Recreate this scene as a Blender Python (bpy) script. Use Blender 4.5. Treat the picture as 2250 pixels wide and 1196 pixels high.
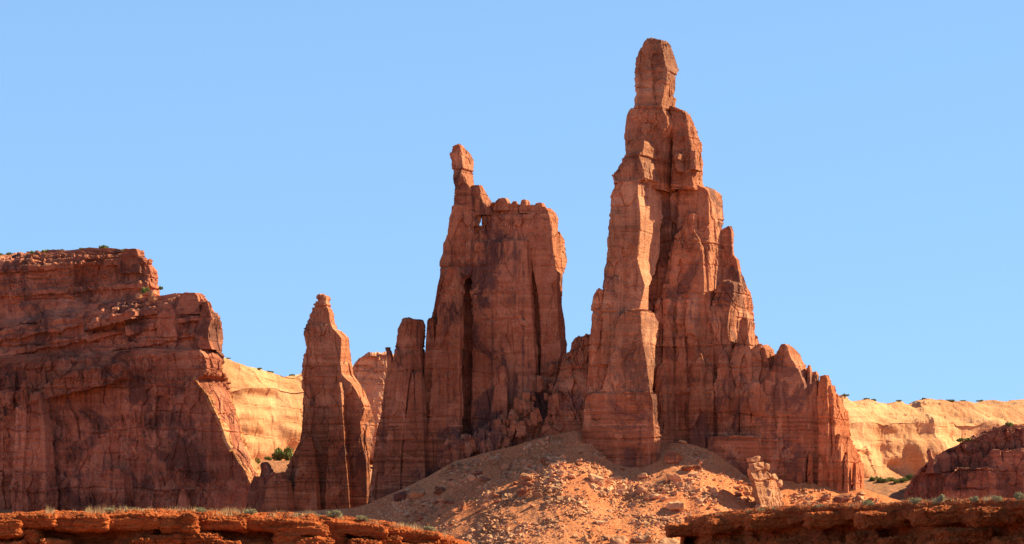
import bpy, bmesh, math, random
import numpy as np
from math import radians as R
from mathutils import Vector

# ------------------------------------------------------------------ scene, camera, light
sc = bpy.context.scene
for o in list(bpy.data.objects): bpy.data.objects.remove(o)
COL = sc.collection
W, H = 2250.0, 1196.0            # photograph's pixel frame
F = 4512.0                       # focal length in those pixels (28 degrees across)
HOR = 1230.0                     # row of the eye level (a little below the frame)
CX = W / 2
cam_d = bpy.data.cameras.new('camera'); cam = bpy.data.objects.new('camera', cam_d); COL.objects.link(cam)
cam.location = (0, 0, 0); cam.rotation_euler = (R(90), 0, 0)
cam_d.sensor_width = 36; cam_d.lens = 36 * F / W
cam_d.shift_y = (HOR - H / 2) / W
cam_d.clip_start = 0.5; cam_d.clip_end = 30000
sc.camera = cam

SUN_AZ, SUN_EL = 74.0, 36.0      # azimuth clockwise from the view direction, elevation
SUN_STR, SKY_STR, EXPO = 5.0, 0.10, 1.20
w = bpy.data.worlds.new('World'); sc.world = w; w.use_nodes = True
nt = w.node_tree; nt.nodes.clear()
sky = nt.nodes.new('ShaderNodeTexSky'); sky.sky_type = 'NISHITA'; sky.sun_disc = False
sky.sun_elevation = R(SUN_EL); sky.sun_rotation = R(SUN_AZ)
sky.altitude = 3000; sky.air_density = 1.0; sky.dust_density = 0.0; sky.ozone_density = 3.0
gam = nt.nodes.new('ShaderNodeGamma'); gam.inputs[1].default_value = 0.25   # an even, hazeless blue in view; dimmed towards the zenith to deepen the shade
tint = nt.nodes.new('ShaderNodeMix'); tint.data_type = 'RGBA'; tint.blend_type = 'MULTIPLY'
tint.inputs[0].default_value = 1.0; tint.inputs[7].default_value = (1.256, 2.04, 2.98, 1); tint.clamp_result = False
bg = nt.nodes.new('ShaderNodeBackground'); bg.inputs[1].default_value = SKY_STR
wo = nt.nodes.new('ShaderNodeOutputWorld')
tc = nt.nodes.new('ShaderNodeTexCoord'); sx = nt.nodes.new('ShaderNodeSeparateXYZ'); mr = nt.nodes.new('ShaderNodeMapRange')
mr.interpolation_type = 'SMOOTHSTEP'; mr.inputs[1].default_value = 0.22; mr.inputs[2].default_value = 0.75; mr.inputs[3].default_value = 1.0; mr.inputs[4].default_value = 0.36
nt.links.new(tc.outputs['Generated'], sx.inputs[0]); nt.links.new(sx.outputs[2], mr.inputs[0])
zen = nt.nodes.new('ShaderNodeMix'); zen.data_type = 'RGBA'; zen.blend_type = 'MULTIPLY'; zen.inputs[0].default_value = 1.0
nt.links.new(sky.outputs[0], gam.inputs[0]); nt.links.new(gam.outputs[0], zen.inputs[6]); nt.links.new(mr.outputs[0], zen.inputs[7]); nt.links.new(zen.outputs[2], tint.inputs[6]); nt.links.new(tint.outputs[2], bg.inputs[0]); nt.links.new(bg.outputs[0], wo.inputs[0])
sd = bpy.data.lights.new('sun', 'SUN'); sd.energy = SUN_STR; sd.angle = R(0.5); sd.color = (1.0, 0.90, 0.56)
so = bpy.data.objects.new('sun', sd); COL.objects.link(so)
sdir = Vector((math.cos(R(SUN_EL)) * math.sin(R(SUN_AZ)), math.cos(R(SUN_EL)) * math.cos(R(SUN_AZ)), math.sin(R(SUN_EL))))
so.rotation_euler = sdir.to_track_quat('Z', 'Y').to_euler(); so.location = sdir * 500 + Vector((0, 800, 0))
vs = sc.view_settings; vs.view_transform = 'Standard'; vs.look = 'None'; vs.exposure = EXPO; vs.gamma = 1
sc.render.engine = 'CYCLES'
sc.cycles.use_denoising = True
sc.cycles.max_bounces = 6; sc.cycles.diffuse_bounces = 4

rng = np.random.default_rng(11); random.seed(5)

def X(px, Y): return (px - CX) / F * Y
def Z(py, Y): return (HOR - py) / F * Y

# ------------------------------------------------------------------ noise
def _h(ix, iy, iz, s):
    n = (ix.astype(np.uint32) * np.uint32(374761393) + iy.astype(np.uint32) * np.uint32(668265263)
         + iz.astype(np.uint32) * np.uint32(2246822519) + np.uint32((s * 3266489917) & 0xffffffff))
    n = (n ^ (n >> np.uint32(13))) * np.uint32(1274126177)
    n = (n ^ (n >> np.uint32(16))) * np.uint32(2654435769)
    n = n ^ (n >> np.uint32(15))
    return (n & np.uint32(0xffffff)).astype(np.float64) / 16777216.0
def vnoise(p, s=0):
    i = np.floor(p).astype(np.int64); f = p - i; f = f * f * f * (f * (f * 6 - 15) + 10)
    o = 0
    for a in (0, 1):
        for b in (0, 1):
            for c in (0, 1):
                wgt = (f[:, 0] if a else 1 - f[:, 0]) * (f[:, 1] if b else 1 - f[:, 1]) * (f[:, 2] if c else 1 - f[:, 2])
                o = o + wgt * _h(i[:, 0] + a, i[:, 1] + b, i[:, 2] + c, s)
    return o * 2 - 1
def fbm(p, s=0, n=4, g=0.5):
    o = 0; a = 1.0
    for k in range(n):
        o = o + a * vnoise(p * 2.03 ** k + 17.3 * k, s + k); a *= g
    return o
def worley(p, s=0, tilt=False):
    b = np.floor(p - 0.5).astype(np.int64)
    f1 = np.full(len(p), 9.0); f2 = f1.copy(); idv = np.zeros(len(p)); tl = np.zeros(len(p))
    for a in (0, 1):
        for c in (0, 1):
            for e in (0, 1):
                q = b + np.array([a, c, e])
                j = np.stack([_h(q[:, 0], q[:, 1], q[:, 2], s + k) for k in (1, 2, 3)], 1) * 0.7 + 0.15
                dv = (q + j) - p
                d = np.sqrt((dv ** 2).sum(1))
                r = _h(q[:, 0], q[:, 1], q[:, 2], s + 9)
                m = d < f1
                f2 = np.where(m, f1, np.minimum(f2, d)); idv = np.where(m, r, idv); f1 = np.where(m, d, f1)
                if tilt:
                    g = dv[:, 0] * (_h(q[:, 0], q[:, 1], q[:, 2], s + 11) * 2 - 1) + dv[:, 1] * (_h(q[:, 0], q[:, 1], q[:, 2], s + 12) * 2 - 1) + dv[:, 2] * (_h(q[:, 0], q[:, 1], q[:, 2], s + 13) * 2 - 1)
                    tl = np.where(m, g, tl)
    return (f1, f2, idv, tl) if tilt else (f1, f2, idv)
def sstep(a, b, x):
    t = np.clip((x - a) / (b - a), 0, 1); return t * t * (3 - 2 * t)

BEDS = (34., 43.5, 52.3, 63.0, 71.8, 84.0, 93.5, 107.0, 118.0, 131.0, 141.0, 152.0, 163.6, 175.0, 186.0, 198.0, 207.0, 214.0)   # heights of the main bedding joints
def rock_disp(p, amp=1.0, k=1.0, strata=1.0, crack=1.0, block=1.0, seed=0, fine=1.0):
    """displacement in metres for points p; k scales the size of the features"""
    q = p / k
    wv = np.stack([fbm(q / 11 + 5, seed + 40, 2), fbm(q / 11 + 50, seed + 41, 2), fbm(q / 11 + 90, seed + 42, 2)], 1)
    d = 1.1 * fbm(q / np.array([12, 12, 48.]), seed + 1, 3)
    f1, f2, c1, t1 = worley((q + wv * np.array([1.3, 1.3, 2.5])) / np.array([7.0, 7.0, 24.0]), seed + 100, True)
    d = d + block * (1.6 * (c1 - 0.5) + 1.9 * t1) - crack * 0.55 * (1 - sstep(0.0, 0.06, f2 - f1))
    g1, g2, c2, t2 = worley((q + wv * 0.8) / np.array([3.2, 3.2, 7.0]), seed + 200, True)
    brk = sstep(-0.4, 0.4, fbm(q / 17 + 71, seed + 64, 2))
    d = d + (block * (1.15 * (c2 - 0.5) + 1.5 * t2) - crack * 0.25 * (1 - sstep(0.0, 0.10, g2 - g1))) * (0.25 + 0.75 * brk)
    h1, h2, c3, t3 = worley((q + wv * 0.5) / np.array([1.5, 1.5, 2.2]), seed + 300, True)
    d = d + (0.50 * (c3 - 0.5) + 0.7 * t3) * brk * fine
    zz = q[:, 2] + 1.6 * wv[:, 2] + 0.03 * q[:, 0]
    o = np.zeros_like(zz)
    s1 = vnoise(np.stack([o + q[:, 0] / 60, o + q[:, 1] / 60, zz / 3.2], 1), seed + 60)
    s3 = vnoise(np.stack([o + 7 + q[:, 0] / 90, o, zz / 10.0], 1), seed + 62)
    mask = sstep(-0.35, 0.55, fbm(q / 19 + 31, seed + 63, 2))
    d = d + strata * mask * (0.38 * np.tanh(3 * s1) - 0.8 * sstep(0.60, 0.70, s1)) + strata * 0.35 * np.tanh(4 * s3)
    zb = p[:, 2] + 1.5 * fbm(p / 30 + 11, seed + 70, 2) + 0.5 * fbm(p / 5 + 13, seed + 71, 2)
    for j, b in enumerate(BEDS):
        on = sstep(-0.25, 0.15, fbm(p / 22 + 9 * j, seed + 80 + j, 2))
        d = d - strata * on * (0.85 * sstep(0.55, 0.15, np.abs(zb - b)) - 0.45 * sstep(1.6, 0.4, zb - b) * sstep(0.0, 0.5, zb - b)) / k
    d = d + 0.34 * fbm(q / np.array([2.4, 2.4, 4.0]), seed + 5, 3, 0.6)
    return d * amp * k, np.clip(0.6 * c1 + 0.4 * c2, 0, 1)

# ------------------------------------------------------------------ mesh helpers
def mesh_obj(name, V, Fq, mat, parent=None, tone=None, smooth=False, origin=None):
    V = np.asarray(V, np.float64)
    if parent is not None: V = V - np.array(parent.location)
    elif origin is not None: V = V - np.array(origin)
    me = bpy.data.meshes.new(name)
    if isinstance(Fq, np.ndarray):
        n, k = Fq.shape
        me.vertices.add(len(V)); me.vertices.foreach_set('co', V.astype(np.float32).ravel())
        me.loops.add(n * k); me.loops.foreach_set('vertex_index', Fq.astype(np.int32).ravel())
        me.polygons.add(n); me.polygons.foreach_set('loop_start', np.arange(0, n * k, k, dtype=np.int32))
        me.polygons.foreach_set('use_smooth', np.full(n, smooth))
        me.update(calc_edges=True); me.validate()
    else:
        me.from_pydata(V.tolist(), [], Fq); me.update()
        if smooth: me.polygons.foreach_set('use_smooth', np.full(len(me.polygons), True))
    if tone is not None and len(tone) == len(me.vertices):
        a = me.attributes.new('tone', 'FLOAT', 'POINT'); a.data.foreach_set('value', np.asarray(tone, np.float32))
    if mat: me.materials.append(mat)
    o = bpy.data.objects.new(name, me); COL.objects.link(o)
    if parent is not None: o.parent = parent
    elif origin is not None: o.location = origin
    return o
def tag(o, label=None, cat=None, group=None, kind=None):
    if label: o['label'] = label
    if cat: o['category'] = cat
    if group: o['group'] = group
    if kind: o['kind'] = kind
    return o
def thing(name, label, cat, loc, group=None):
    o = bpy.data.objects.new(name, None); COL.objects.link(o); o.location = loc; o.empty_display_size = 0.5
    return tag(o, label, cat, group)

def vert_normals(V, Q):
    n = np.zeros_like(V)
    a = V[Q[:, 2]] - V[Q[:, 0]]; b = V[Q[:, 3]] - V[Q[:, 1]]
    fn = np.cross(a, b)
    for k in range(4): np.add.at(n, Q[:, k], fn)
    return n / np.maximum(np.linalg.norm(n, axis=1, keepdims=True), 1e-9)

RES = 0.33
def loft(rows, Y, dl=None, dr=None, D=None, dip=0.0, res=RES, amp=1.0, k=0.78, seed=0, xref=None, facet=0.5, **kw):
    """a solid rock pillar: rows are (py, left, front-right corner, right) in photo pixels, top to bottom.
    A front face from left to corner, a side facet from corner to right, and a back; rings are level."""
    rows = [tuple(r) for r in rows]
    m = Y / F
    P = []
    for r in rows:
        py, xl, xc, xr = r[:4]; yy = Y + (r[4] if len(r) > 4 else 0)
        wd = (xr - xl) * m
        d_l = 0.14 * (xc - xl) * m if dl is None else dl
        d_r = 1.6 * (xr - xc) * m + 0.3 if dr is None else dr * (xr - xc) * m
        dd = max(0.75 * wd, 5.0, d_r + 0.35 * wd) if D is None else max(D, d_r + 1)
        z = Z(py, yy)
        pts = [(xl, yy + d_l), (xc, yy), (xr, yy + d_r)]
        ring = [[X(a, b), b, z] for a, b in pts]
        ring.append([ring[2][0] - 0.12 * wd, yy + dd, z]); ring.append([ring[0][0] + 0.12 * wd, yy + dd, z])
        P.append(ring)
    P = np.array(P)
    # ring resolution
    nxt = np.roll(P, -1, axis=1)
    L = np.linalg.norm(nxt - P, axis=2).max(0)
    fac = [1, 1, 2.2, 4, 2.2]
    n = [max(2, int(math.ceil(L[i] / (res * fac[i])))) for i in range(5)]
    # rows
    ringsK = [P[0]]
    for a, b in zip(P[:-1], P[1:]):
        st = max(np.abs(b - a)[:3].max(), 1e-6); c = max(1, int(math.ceil(st / res)))
        for t in range(1, c + 1): ringsK.append(a + (b - a) * t / c)
    K = np.array(ringsK)
    cols = []
    for i in range(5):
        t = (np.arange(n[i]) / n[i])[None, :, None]
        cols.append(K[:, i][:, None] * (1 - t) + K[:, (i + 1) % 5][:, None] * t)
    G = np.concatenate(cols, 1)            # rows x ring x 3
    # cap
    c = G[0].mean(0); cr = max(3, int(min(10, np.linalg.norm(G[0] - c, axis=1).max() / res / 1.5)))
    hump = 0.10 * np.linalg.norm(G[0] - c, axis=1).mean()
    cap = [c + (G[0] - c) * s + np.array([0, 0, hump * (1 - s * s)]) for s in np.linspace(0.02, 1, cr, endpoint=False)]
    G = np.concatenate([np.array(cap), G], 0)
    if dip:
        xr_ = P[0][2][0] if xref is None else X(xref, Y)
        G[..., 2] -= dip * np.maximum(xr_ - G[..., 0], -5)
    nr, nc = G.shape[:2]
    V = G.reshape(-1, 3)
    idx = np.arange(nr * nc).reshape(nr, nc); nx = np.roll(idx, -1, 1)
    Q = np.stack([idx[:-1], idx[1:], nx[1:], nx[:-1]], -1).reshape(-1, 4)
    N = vert_normals(V, Q)
    if np.sum(N[:, 1] * (V[:, 1] - V[:, 1].mean())) < 0: N = -N; Q = Q[:, ::-1]
    d, tone = rock_disp(V, amp, k, seed=seed, **kw)
    # calmer on the side facet and near the corner, so the planes keep their direction
    at = np.ones(nc); a0, a1 = n[0], n[1]
    j = np.arange(a0); at[:a0] = 1 - 0.45 * sstep(0.75, 1.0, j / a0)
    j = np.arange(a1); at[a0:a0 + a1] = facet + (0.55 - facet) * sstep(0.12, 0.0, j / a1)
    V = V + N * (d * np.tile(at, nr))[:, None]
    return V, Q, tone

def join(parts):
    Vs, Qs, Ts, o = [], [], [], 0
    for V, Q, T in parts:
        Vs.append(V); Qs.append(Q + o); Ts.append(T); o += len(V)
    return np.concatenate(Vs), np.concatenate(Qs), np.concatenate(Ts)
def part(name, parent, mat, *lofts, label=None):
    V, Q, T = join(lofts)
    o = mesh_obj(name, V, Q, mat, parent, T)
    if label: o['label'] = label
    return o

# ------------------------------------------------------------------ materials
class NB:
    def __init__(s, name):
        s.m = bpy.data.materials.new(name); s.m.use_nodes = True; s.t = s.m.node_tree; s.t.nodes.clear()
        s.out = s.t.nodes.new('ShaderNodeOutputMaterial'); s.b = s.t.nodes.new('ShaderNodeBsdfPrincipled')
        s.b.inputs['Roughness'].default_value = 0.92; s.b.inputs['Specular IOR Level'].default_value = 0.12
        s.t.links.new(s.b.outputs[0], s.out.inputs[0])
        s.geo = s.t.nodes.new('ShaderNodeNewGeometry')
    def link(s, a, b): s.t.links.new(a, b)
    def pos(s, scale, rot=0):
        n = s.t.nodes.new('ShaderNodeMapping'); n.inputs['Scale'].default_value = scale; n.inputs['Rotation'].default_value = (0, rot, 0)
        s.link(s.geo.outputs['Position'], n.inputs[0]); return n.outputs[0]
    def noise(s, v, scale=1, detail=6, rough=0.6, dist=0.0):
        n = s.t.nodes.new('ShaderNodeTexNoise'); n.inputs['Scale'].default_value = scale; n.inputs['Detail'].default_value = detail
        n.inputs['Roughness'].default_value = rough; n.inputs['Distortion'].default_value = dist
        s.link(v, n.inputs['Vector']); return n.outputs[0]
    def vor(s, v, scale=1):
        n = s.t.nodes.new('ShaderNodeTexVoronoi'); n.inputs['Scale'].default_value = scale; s.link(v, n.inputs['Vector'])
        return n.outputs['Color']
    def ramp(s, f, lo, hi, a=0.0, b=1.0):
        n = s.t.nodes.new('ShaderNodeMapRange'); n.interpolation_type = 'SMOOTHSTEP'
        n.inputs[1].default_value = lo; n.inputs[2].default_value = hi; n.inputs[3].default_value = a; n.inputs[4].default_value = b
        s.link(f, n.inputs[0]); return n.outputs[0]
    def math(s, op, a, b=None):
        n = s.t.nodes.new('ShaderNodeMath'); n.operation = op
        for i, v in enumerate((a, b)):
            if v is None: continue
            if hasattr(v, 'is_linked'): s.link(v, n.inputs[i])
            else: n.inputs[i].default_value = v
        return n.outputs[0]
    def mix(s, f, a, b, blend='MIX'):
        n = s.t.nodes.new('ShaderNodeMix'); n.data_type = 'RGBA'; n.blend_type = blend
        for i, v in ((0, f), (6, a), (7, b)):
            if hasattr(v, 'is_linked'): s.link(v, n.inputs[i])
            elif i == 0: n.inputs[0].default_value = v
            else: n.inputs[i].default_value = (*v, 1)
        return n.outputs[2]
    def attr(s, name):
        n = s.t.nodes.new('ShaderNodeAttribute'); n.attribute_name = name; return n.outputs['Fac']
    def bump(s, h, strength, dist):
        n = s.t.nodes.new('ShaderNodeBump'); n.inputs['Strength'].default_value = strength; n.inputs['Distance'].default_value = dist
        s.link(h, n.inputs['Height']); s.link(n.outputs[0], s.b.inputs['Normal'])
    def color(s, c): s.link(c, s.b.inputs['Base Color'])

def rock_mat(name, base, light, dark, varnish=0.5, band=0.5, k=1.0, bump=0.6, tonew=0.5, streak=0.5, foot=False):
    n = NB(name); s = 1.0 / k
    tone = n.attr('tone')
    c = n.mix(n.ramp(tone, 0.1, 0.95, 0, tonew), tuple(0.9 * x for x in base), light)
    # bedding bands
    bn = n.noise(n.pos((0.012 * s, 0.012 * s, 0.30 * s), 0.02), 1, 4, 0.6)
    patch = n.noise(n.pos((0.05 * s, 0.05 * s, 0.05 * s)), 1, 4, 0.6)
    pm = n.ramp(patch, 0.40, 0.60, 0.15, 1.0)
    c = n.mix(n.math('MULTIPLY', n.ramp(bn, 0.50, 0.62, 0, band), pm), c, light)
    c = n.mix(n.math('MULTIPLY', n.ramp(bn, 0.47, 0.38, 0, band), pm), c, tuple(0.55 * x for x in base))
    szz = n.t.nodes.new('ShaderNodeSeparateXYZ'); n.link(n.geo.outputs['Position'], szz.inputs[0])
    if foot:   # the thin-bedded lower formation
        b2 = n.noise(n.pos((0.03, 0.03, 0.75), 0.015), 1, 4, 0.7)
        fz = n.ramp(szz.outputs[2], 58, 76, 1.0, 0.0)
        c = n.mix(n.math('MULTIPLY', fz, 0.75), c, tuple(0.70 * x for x in base))
        c = n.mix(n.math('MULTIPLY', n.ramp(b2, 0.50, 0.40, 0, 0.75), fz), c, tuple(0.42 * x for x in base))
        c = n.mix(n.math('MULTIPLY', n.ramp(b2, 0.58, 0.66, 0, 0.6), fz), c, light)
    # blotches of desert varnish, and streaks running down from them
    big = n.noise(n.pos((0.040 * s, 0.040 * s, 0.034 * s)), 1, 9, 0.66, 0.5)
    c = n.mix(n.ramp(big, 0.52, 0.60, 0, varnish), c, dark)
    st = n.noise(n.pos((0.36 * s, 0.36 * s, 0.014 * s)), 1, 6, 0.66, 0.1)
    sm = n.ramp(n.noise(n.pos((0.03 * s, 0.03 * s, 0.05 * s)), 1, 4, 0.6), 0.42, 0.58, 0, 1)
    c = n.mix(n.math('MULTIPLY', n.ramp(st, 0.50, 0.64, 0, streak), sm), c, dark)
    c = n.mix(n.math('MULTIPLY', n.ramp(st, 0.46, 0.34, 0, 0.45), sm), c, light)
    # fresh pale scars with hard edges
    sc_ = n.noise(n.pos((0.11 * s, 0.11 * s, 0.075 * s)), 1, 5, 0.55, 0.8)
    c = n.mix(n.ramp(sc_, 0.60, 0.625, 0, 0.40), c, light)
    c = n.mix(1.0, c, n.mix(n.ramp(n.noise(n.pos((0.021 * s, 0.021 * s, 0.027 * s)), 1, 5, 0.6, 0.3), 0.36, 0.62), (0.70, 0.66, 0.64), (1.12, 1.12, 1.12)), 'MULTIPLY')
    # grain
    g = n.noise(n.pos((1.1 * s, 1.1 * s, 1.9 * s)), 1, 7, 0.72)
    c = n.mix(1.0, c, n.mix(n.ramp(g, 0.28, 0.72), (0.78, 0.76, 0.76), (1.2, 1.19, 1.18)), 'MULTIPLY')
    n.color(c)
    hgt = n.math('ADD', n.math('MULTIPLY', g, 0.8), n.noise(n.pos((0.30 * s, 0.30 * s, 1.5 * s)), 1, 5, 0.65))
    n.bump(hgt, bump, 1.1 * k)
    return n.m

M_RED = rock_mat('red_sandstone', (0.50, 0.165, 0.084), (0.66, 0.29, 0.165), (0.155, 0.066, 0.054), 0.75, 0.55, streak=0.6, foot=True)
M_FRESH = rock_mat('fresh_sandstone', (0.53, 0.198, 0.105), (0.68, 0.32, 0.185), (0.20, 0.085, 0.062), 0.6, 0.5, streak=0.4, foot=True)
M_FIN = rock_mat('varnished_red_sandstone', (0.46, 0.142, 0.072), (0.62, 0.255, 0.145), (0.125, 0.055, 0.047), 0.85, 0.55, streak=0.85, foot=True)
M_MESA = rock_mat('varnished_sandstone', (0.45, 0.136, 0.076), (0.62, 0.245, 0.145), (0.13, 0.056, 0.046), 0.75, 0.5, streak=0.6)
M_BASE = rock_mat('banded_mudstone', (0.52, 0.145, 0.060), (0.64, 0.23, 0.11), (0.22, 0.075, 0.05), 0.45, 0.7)
M_GOLD = rock_mat('golden_sandstone', (0.65, 0.292, 0.138), (0.71, 0.375, 0.20), (0.48, 0.19, 0.09), 0.5, 0.5, 1.8, 0.3)
M_DOME = rock_mat('dome_sandstone', (0.66, 0.28, 0.155), (0.76, 0.40, 0.24), (0.36, 0.15, 0.10), 0.6, 0.7, 1.3)
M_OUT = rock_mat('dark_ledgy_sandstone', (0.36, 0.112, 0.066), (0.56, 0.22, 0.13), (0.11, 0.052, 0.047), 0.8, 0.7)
M_PALE = rock_mat('pale_boulder_sandstone', (0.66, 0.285, 0.145), (0.80, 0.44, 0.25), (0.34, 0.15, 0.10), 0.3, 0.4, 0.4)
M_LEDGE = rock_mat('deep_red_siltstone', (0.40, 0.084, 0.020), (0.50, 0.13, 0.036), (0.22, 0.046, 0.014), 0.35, 0.5, 0.05, 0.6, 0.35, 0.2)

def soil_mat(name, a, b, k=1.0, red=None):
    n = NB(name); s = 1 / k
    f = n.noise(n.pos((0.03 * s,) * 3), 1, 8, 0.65)
    c = n.mix(n.ramp(f, 0.35, 0.65), a, b)
    if red:   # the soil turns redder below the mudstone end of the ridge
        sx = n.t.nodes.new('ShaderNodeSeparateXYZ'); n.link(n.geo.outputs['Position'], sx.inputs[0])
        c = n.mix(n.ramp(sx.outputs[0], 85, 135, 0, 0.85), c, red)
    g = n.noise(n.pos((0.9 * s,) * 3), 1, 8, 0.75)
    c = n.mix(1.0, c, n.mix(n.ramp(g, 0.25, 0.75), (0.55, 0.55, 0.55), (1.42, 1.40, 1.36)), 'MULTIPLY')
    n.color(c); n.bump(g, 0.9, 0.9 * k); return n.m
M_TALUS = soil_mat('talus_soil', (0.60, 0.185, 0.078), (0.66, 0.245, 0.115), 1.0, (0.66, 0.20, 0.075))
M_GROUND = soil_mat('red_ground', (0.46, 0.19, 0.10), (0.54, 0.26, 0.145), 4)

def simple_mat(name, a, b, scale=3.0, rough=0.9):
    n = NB(name); n.b.inputs['Roughness'].default_value = rough
    c = n.mix(n.ramp(n.noise(n.pos((scale,) * 3), 1, 3, 0.6), 0.3, 0.7), a, b); n.color(c); return n.m
M_SAGE = simple_mat('sage_leaf', (0.28, 0.245, 0.13), (0.45, 0.39, 0.22), 6)
M_JUN = simple_mat('juniper_leaf', (0.13, 0.17, 0.05), (0.27, 0.28, 0.10), 0.8)
M_YEL = simple_mat('yellow_green_leaf', (0.20, 0.21, 0.05), (0.34, 0.31, 0.10), 0.8)
M_TWIG = simple_mat('dry_twig', (0.22, 0.15, 0.09), (0.34, 0.25, 0.16), 8)
M_GRASS = simple_mat('dry_grass_blade', (0.42, 0.26, 0.12), (0.62, 0.44, 0.24), 4)

# ------------------------------------------------------------------ ground and talus
PROF = np.array([(300, 1150), (560, 1128), (700, 1122), (800, 1112), (900, 1068), (1000, 1014), (1100, 986), (1200, 960), (1270, 944), (1300, 955), (1340, 988),
                 (1390, 998), (1430, 984), (1480, 972), (1530, 977), (1570, 990), (1620, 1022), (1650, 1044), (1720, 1054), (1780, 1062),
                 (1850, 1074), (1900, 1074), (1940, 1088), (2000, 1106), (2060, 1128), (2300, 1160)], float)
YC = 897.0
_xs = np.linspace(X(250, YC), X(2350, YC), 900)
_pz = np.interp(_xs * F / YC + CX, PROF[:, 0], Z(PROF[:, 1], YC))
def _gs(a, sig):
    d = (_xs[1] - _xs[0]); r = int(3 * sig / d); kx = np.exp(-0.5 * (np.arange(-r, r + 1) * d / sig) ** 2)
    return np.convolve(np.pad(a, r, mode='edge'), kx / kx.sum(), 'valid')
_p0, _p1, _p2 = _gs(_pz, 1.5), _gs(_pz, 7), _gs(_pz, 26)
def ground_z(x, y):
    bench = 0.0385 * np.clip(y, 0, 1700) - 5 + 12 * sstep(-60, -100, x) * sstep(985, 1070, y)
    return (-2.0 + 7 * sstep(250, 760, y) + bench * sstep(950, 1075, y) + 1.5 * np.sin(x / 90.0) * sstep(300, 700, y))
def talus_z(x, y):
    x = np.asarray(x, float); y = np.asarray(y, float)
    t = np.maximum(YC - y, 0)
    xx = x * YC / np.maximum(y, 500) 
    a, b, c = np.interp(xx, _xs, _p0), np.interp(xx, _xs, _p1), np.interp(xx, _xs, _p2)
    m1 = sstep(2, 26, t); m2 = sstep(25, 90, t)
    pr = a * (1 - m1) + b * m1; pr = pr * (1 - m2) + c * m2
    z = pr - 0.62 * np.minimum(t, 22) - 0.52 * np.clip(t - 22, 0, 40) - 0.45 * np.maximum(t - 62, 0)
    p = np.stack([x, y, np.zeros_like(x)], -1).reshape(-1, 3)
    n = (0.7 * fbm(p / np.array([9, 26, 1.]), 3, 3, 0.5) + 0.16 * fbm(p / 2.0, 8, 3, 0.6)).reshape(x.shape)
    return z + n * sstep(-1, 6, t + 2)

gx = np.concatenate([-np.geomspace(9000, 420, 16), np.linspace(-400, 400, 140), np.geomspace(420, 9000, 16)])
gy = np.concatenate([[-3000, -1000, -300, -50], np.linspace(0, 1500, 220), np.geomspace(1550, 12000, 20)])
gX, gY = np.meshgrid(gx, gy)
gZ = ground_z(gX, gY)
i = np.arange(gX.size).reshape(gX.shape)
Q = np.stack([i[:-1, :-1], i[:-1, 1:], i[1:, 1:], i[1:, :-1]], -1).reshape(-1, 4)
tag(mesh_obj('ground', np.stack([gX, gY, gZ], -1).reshape(-1, 3), Q, M_GROUND, smooth=True), 'red desert floor between the rock formations', None, None, 'structure')

tx = np.arange(X(300, YC), X(2300, YC), 0.5); ty = np.arange(745, 912, 0.6)
tX, tY = np.meshgrid(tx, ty); tZ = talus_z(tX, tY)
i = np.arange(tX.size).reshape(tX.shape)
Q = np.stack([i[:-1, :-1], i[:-1, 1:], i[1:, 1:], i[1:, :-1]], -1).reshape(-1, 4)
tag(mesh_obj('talus_slope', np.stack([tX, tY, tZ], -1).reshape(-1, 3), Q, M_TALUS), 'rubble covered slope fanning out below the rock towers', None, None, 'structure')
def talus_hit(px, py):
    y = np.arange(750, 905, 0.25); zz = talus_z(X(px, y), y); zr = Z(py, y)
    k = np.nonzero(zz >= zr)[0]
    y = y[k[0]] if len(k) else 895.0
    return float(X(px, y)), float(y), float(talus_z(np.array([X(px, y)]), np.array([y]))[0])

# ------------------------------------------------------------------ the tall right-hand tower
Y0 = 900
T = thing('rock_tower', 'tallest red sandstone tower, tiered like a chess piece with a blocky head on top', 'rock tower', (X(1470, Y0), Y0, Z(1060, Y0)), 'towers of the ridge')
part('summit_block', T, M_FRESH, loft([(86,1424,1452,1462),(93,1417,1455,1474),(98,1414,1455,1477),(118,1403,1458,1485),(127,1399,1460,1488),(141,1398,1462,1493),(148,1398,1466,1491),(158,1397,1467,1486),(181,1399,1464,1485),(190,1397,1462,1485),(198,1398,1461,1484),(203,1401,1459,1479),(206,1400,1458,1488),(210,1398,1458,1488),(215,1396,1457,1486),(229,1396,1455,1485),(234,1398,1455,1482),(238,1402,1455,1478),(246,1400,1455,1480)], Y0 + 2, amp=0.75, k=0.55, D=14, strata=1.5, facet=0.45))
part('shoulder', T, M_RED,
     loft([(231,1404,1447,1468),(236,1390,1455,1478),(244,1381,1457,1482),(256,1378,1464,1485),(273,1374,1468,1488),(300,1375,1452,1488),(338,1375,1448,1488),(415,1374,1444,1486)], Y0 + 1, amp=0.7, k=0.6),
     loft([(235,1472,1480,1494),(246,1474,1506,1517),(262,1476,1509,1524),(277,1478,1511,1531),(298,1478,1514,1538),(311,1478,1517,1543),(327,1478,1519,1543),(336,1478,1519,1539),(348,1478,1518,1547),(362,1478,1517,1547),(394,1478,1520,1545),(415,1478,1526,1552)], Y0 + 4, amp=0.7, k=0.6),
     loft([(338,1484,1492,1499),(345,1482,1490,1503),(362,1484,1492,1504),(378,1490,1498,1508)], Y0 + 0.5, amp=0.4),
     loft([(330,1518,1528,1540),(350,1516,1526,1546),(372,1518,1530,1545)], Y0 + 1.5, amp=0.5))
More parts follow.
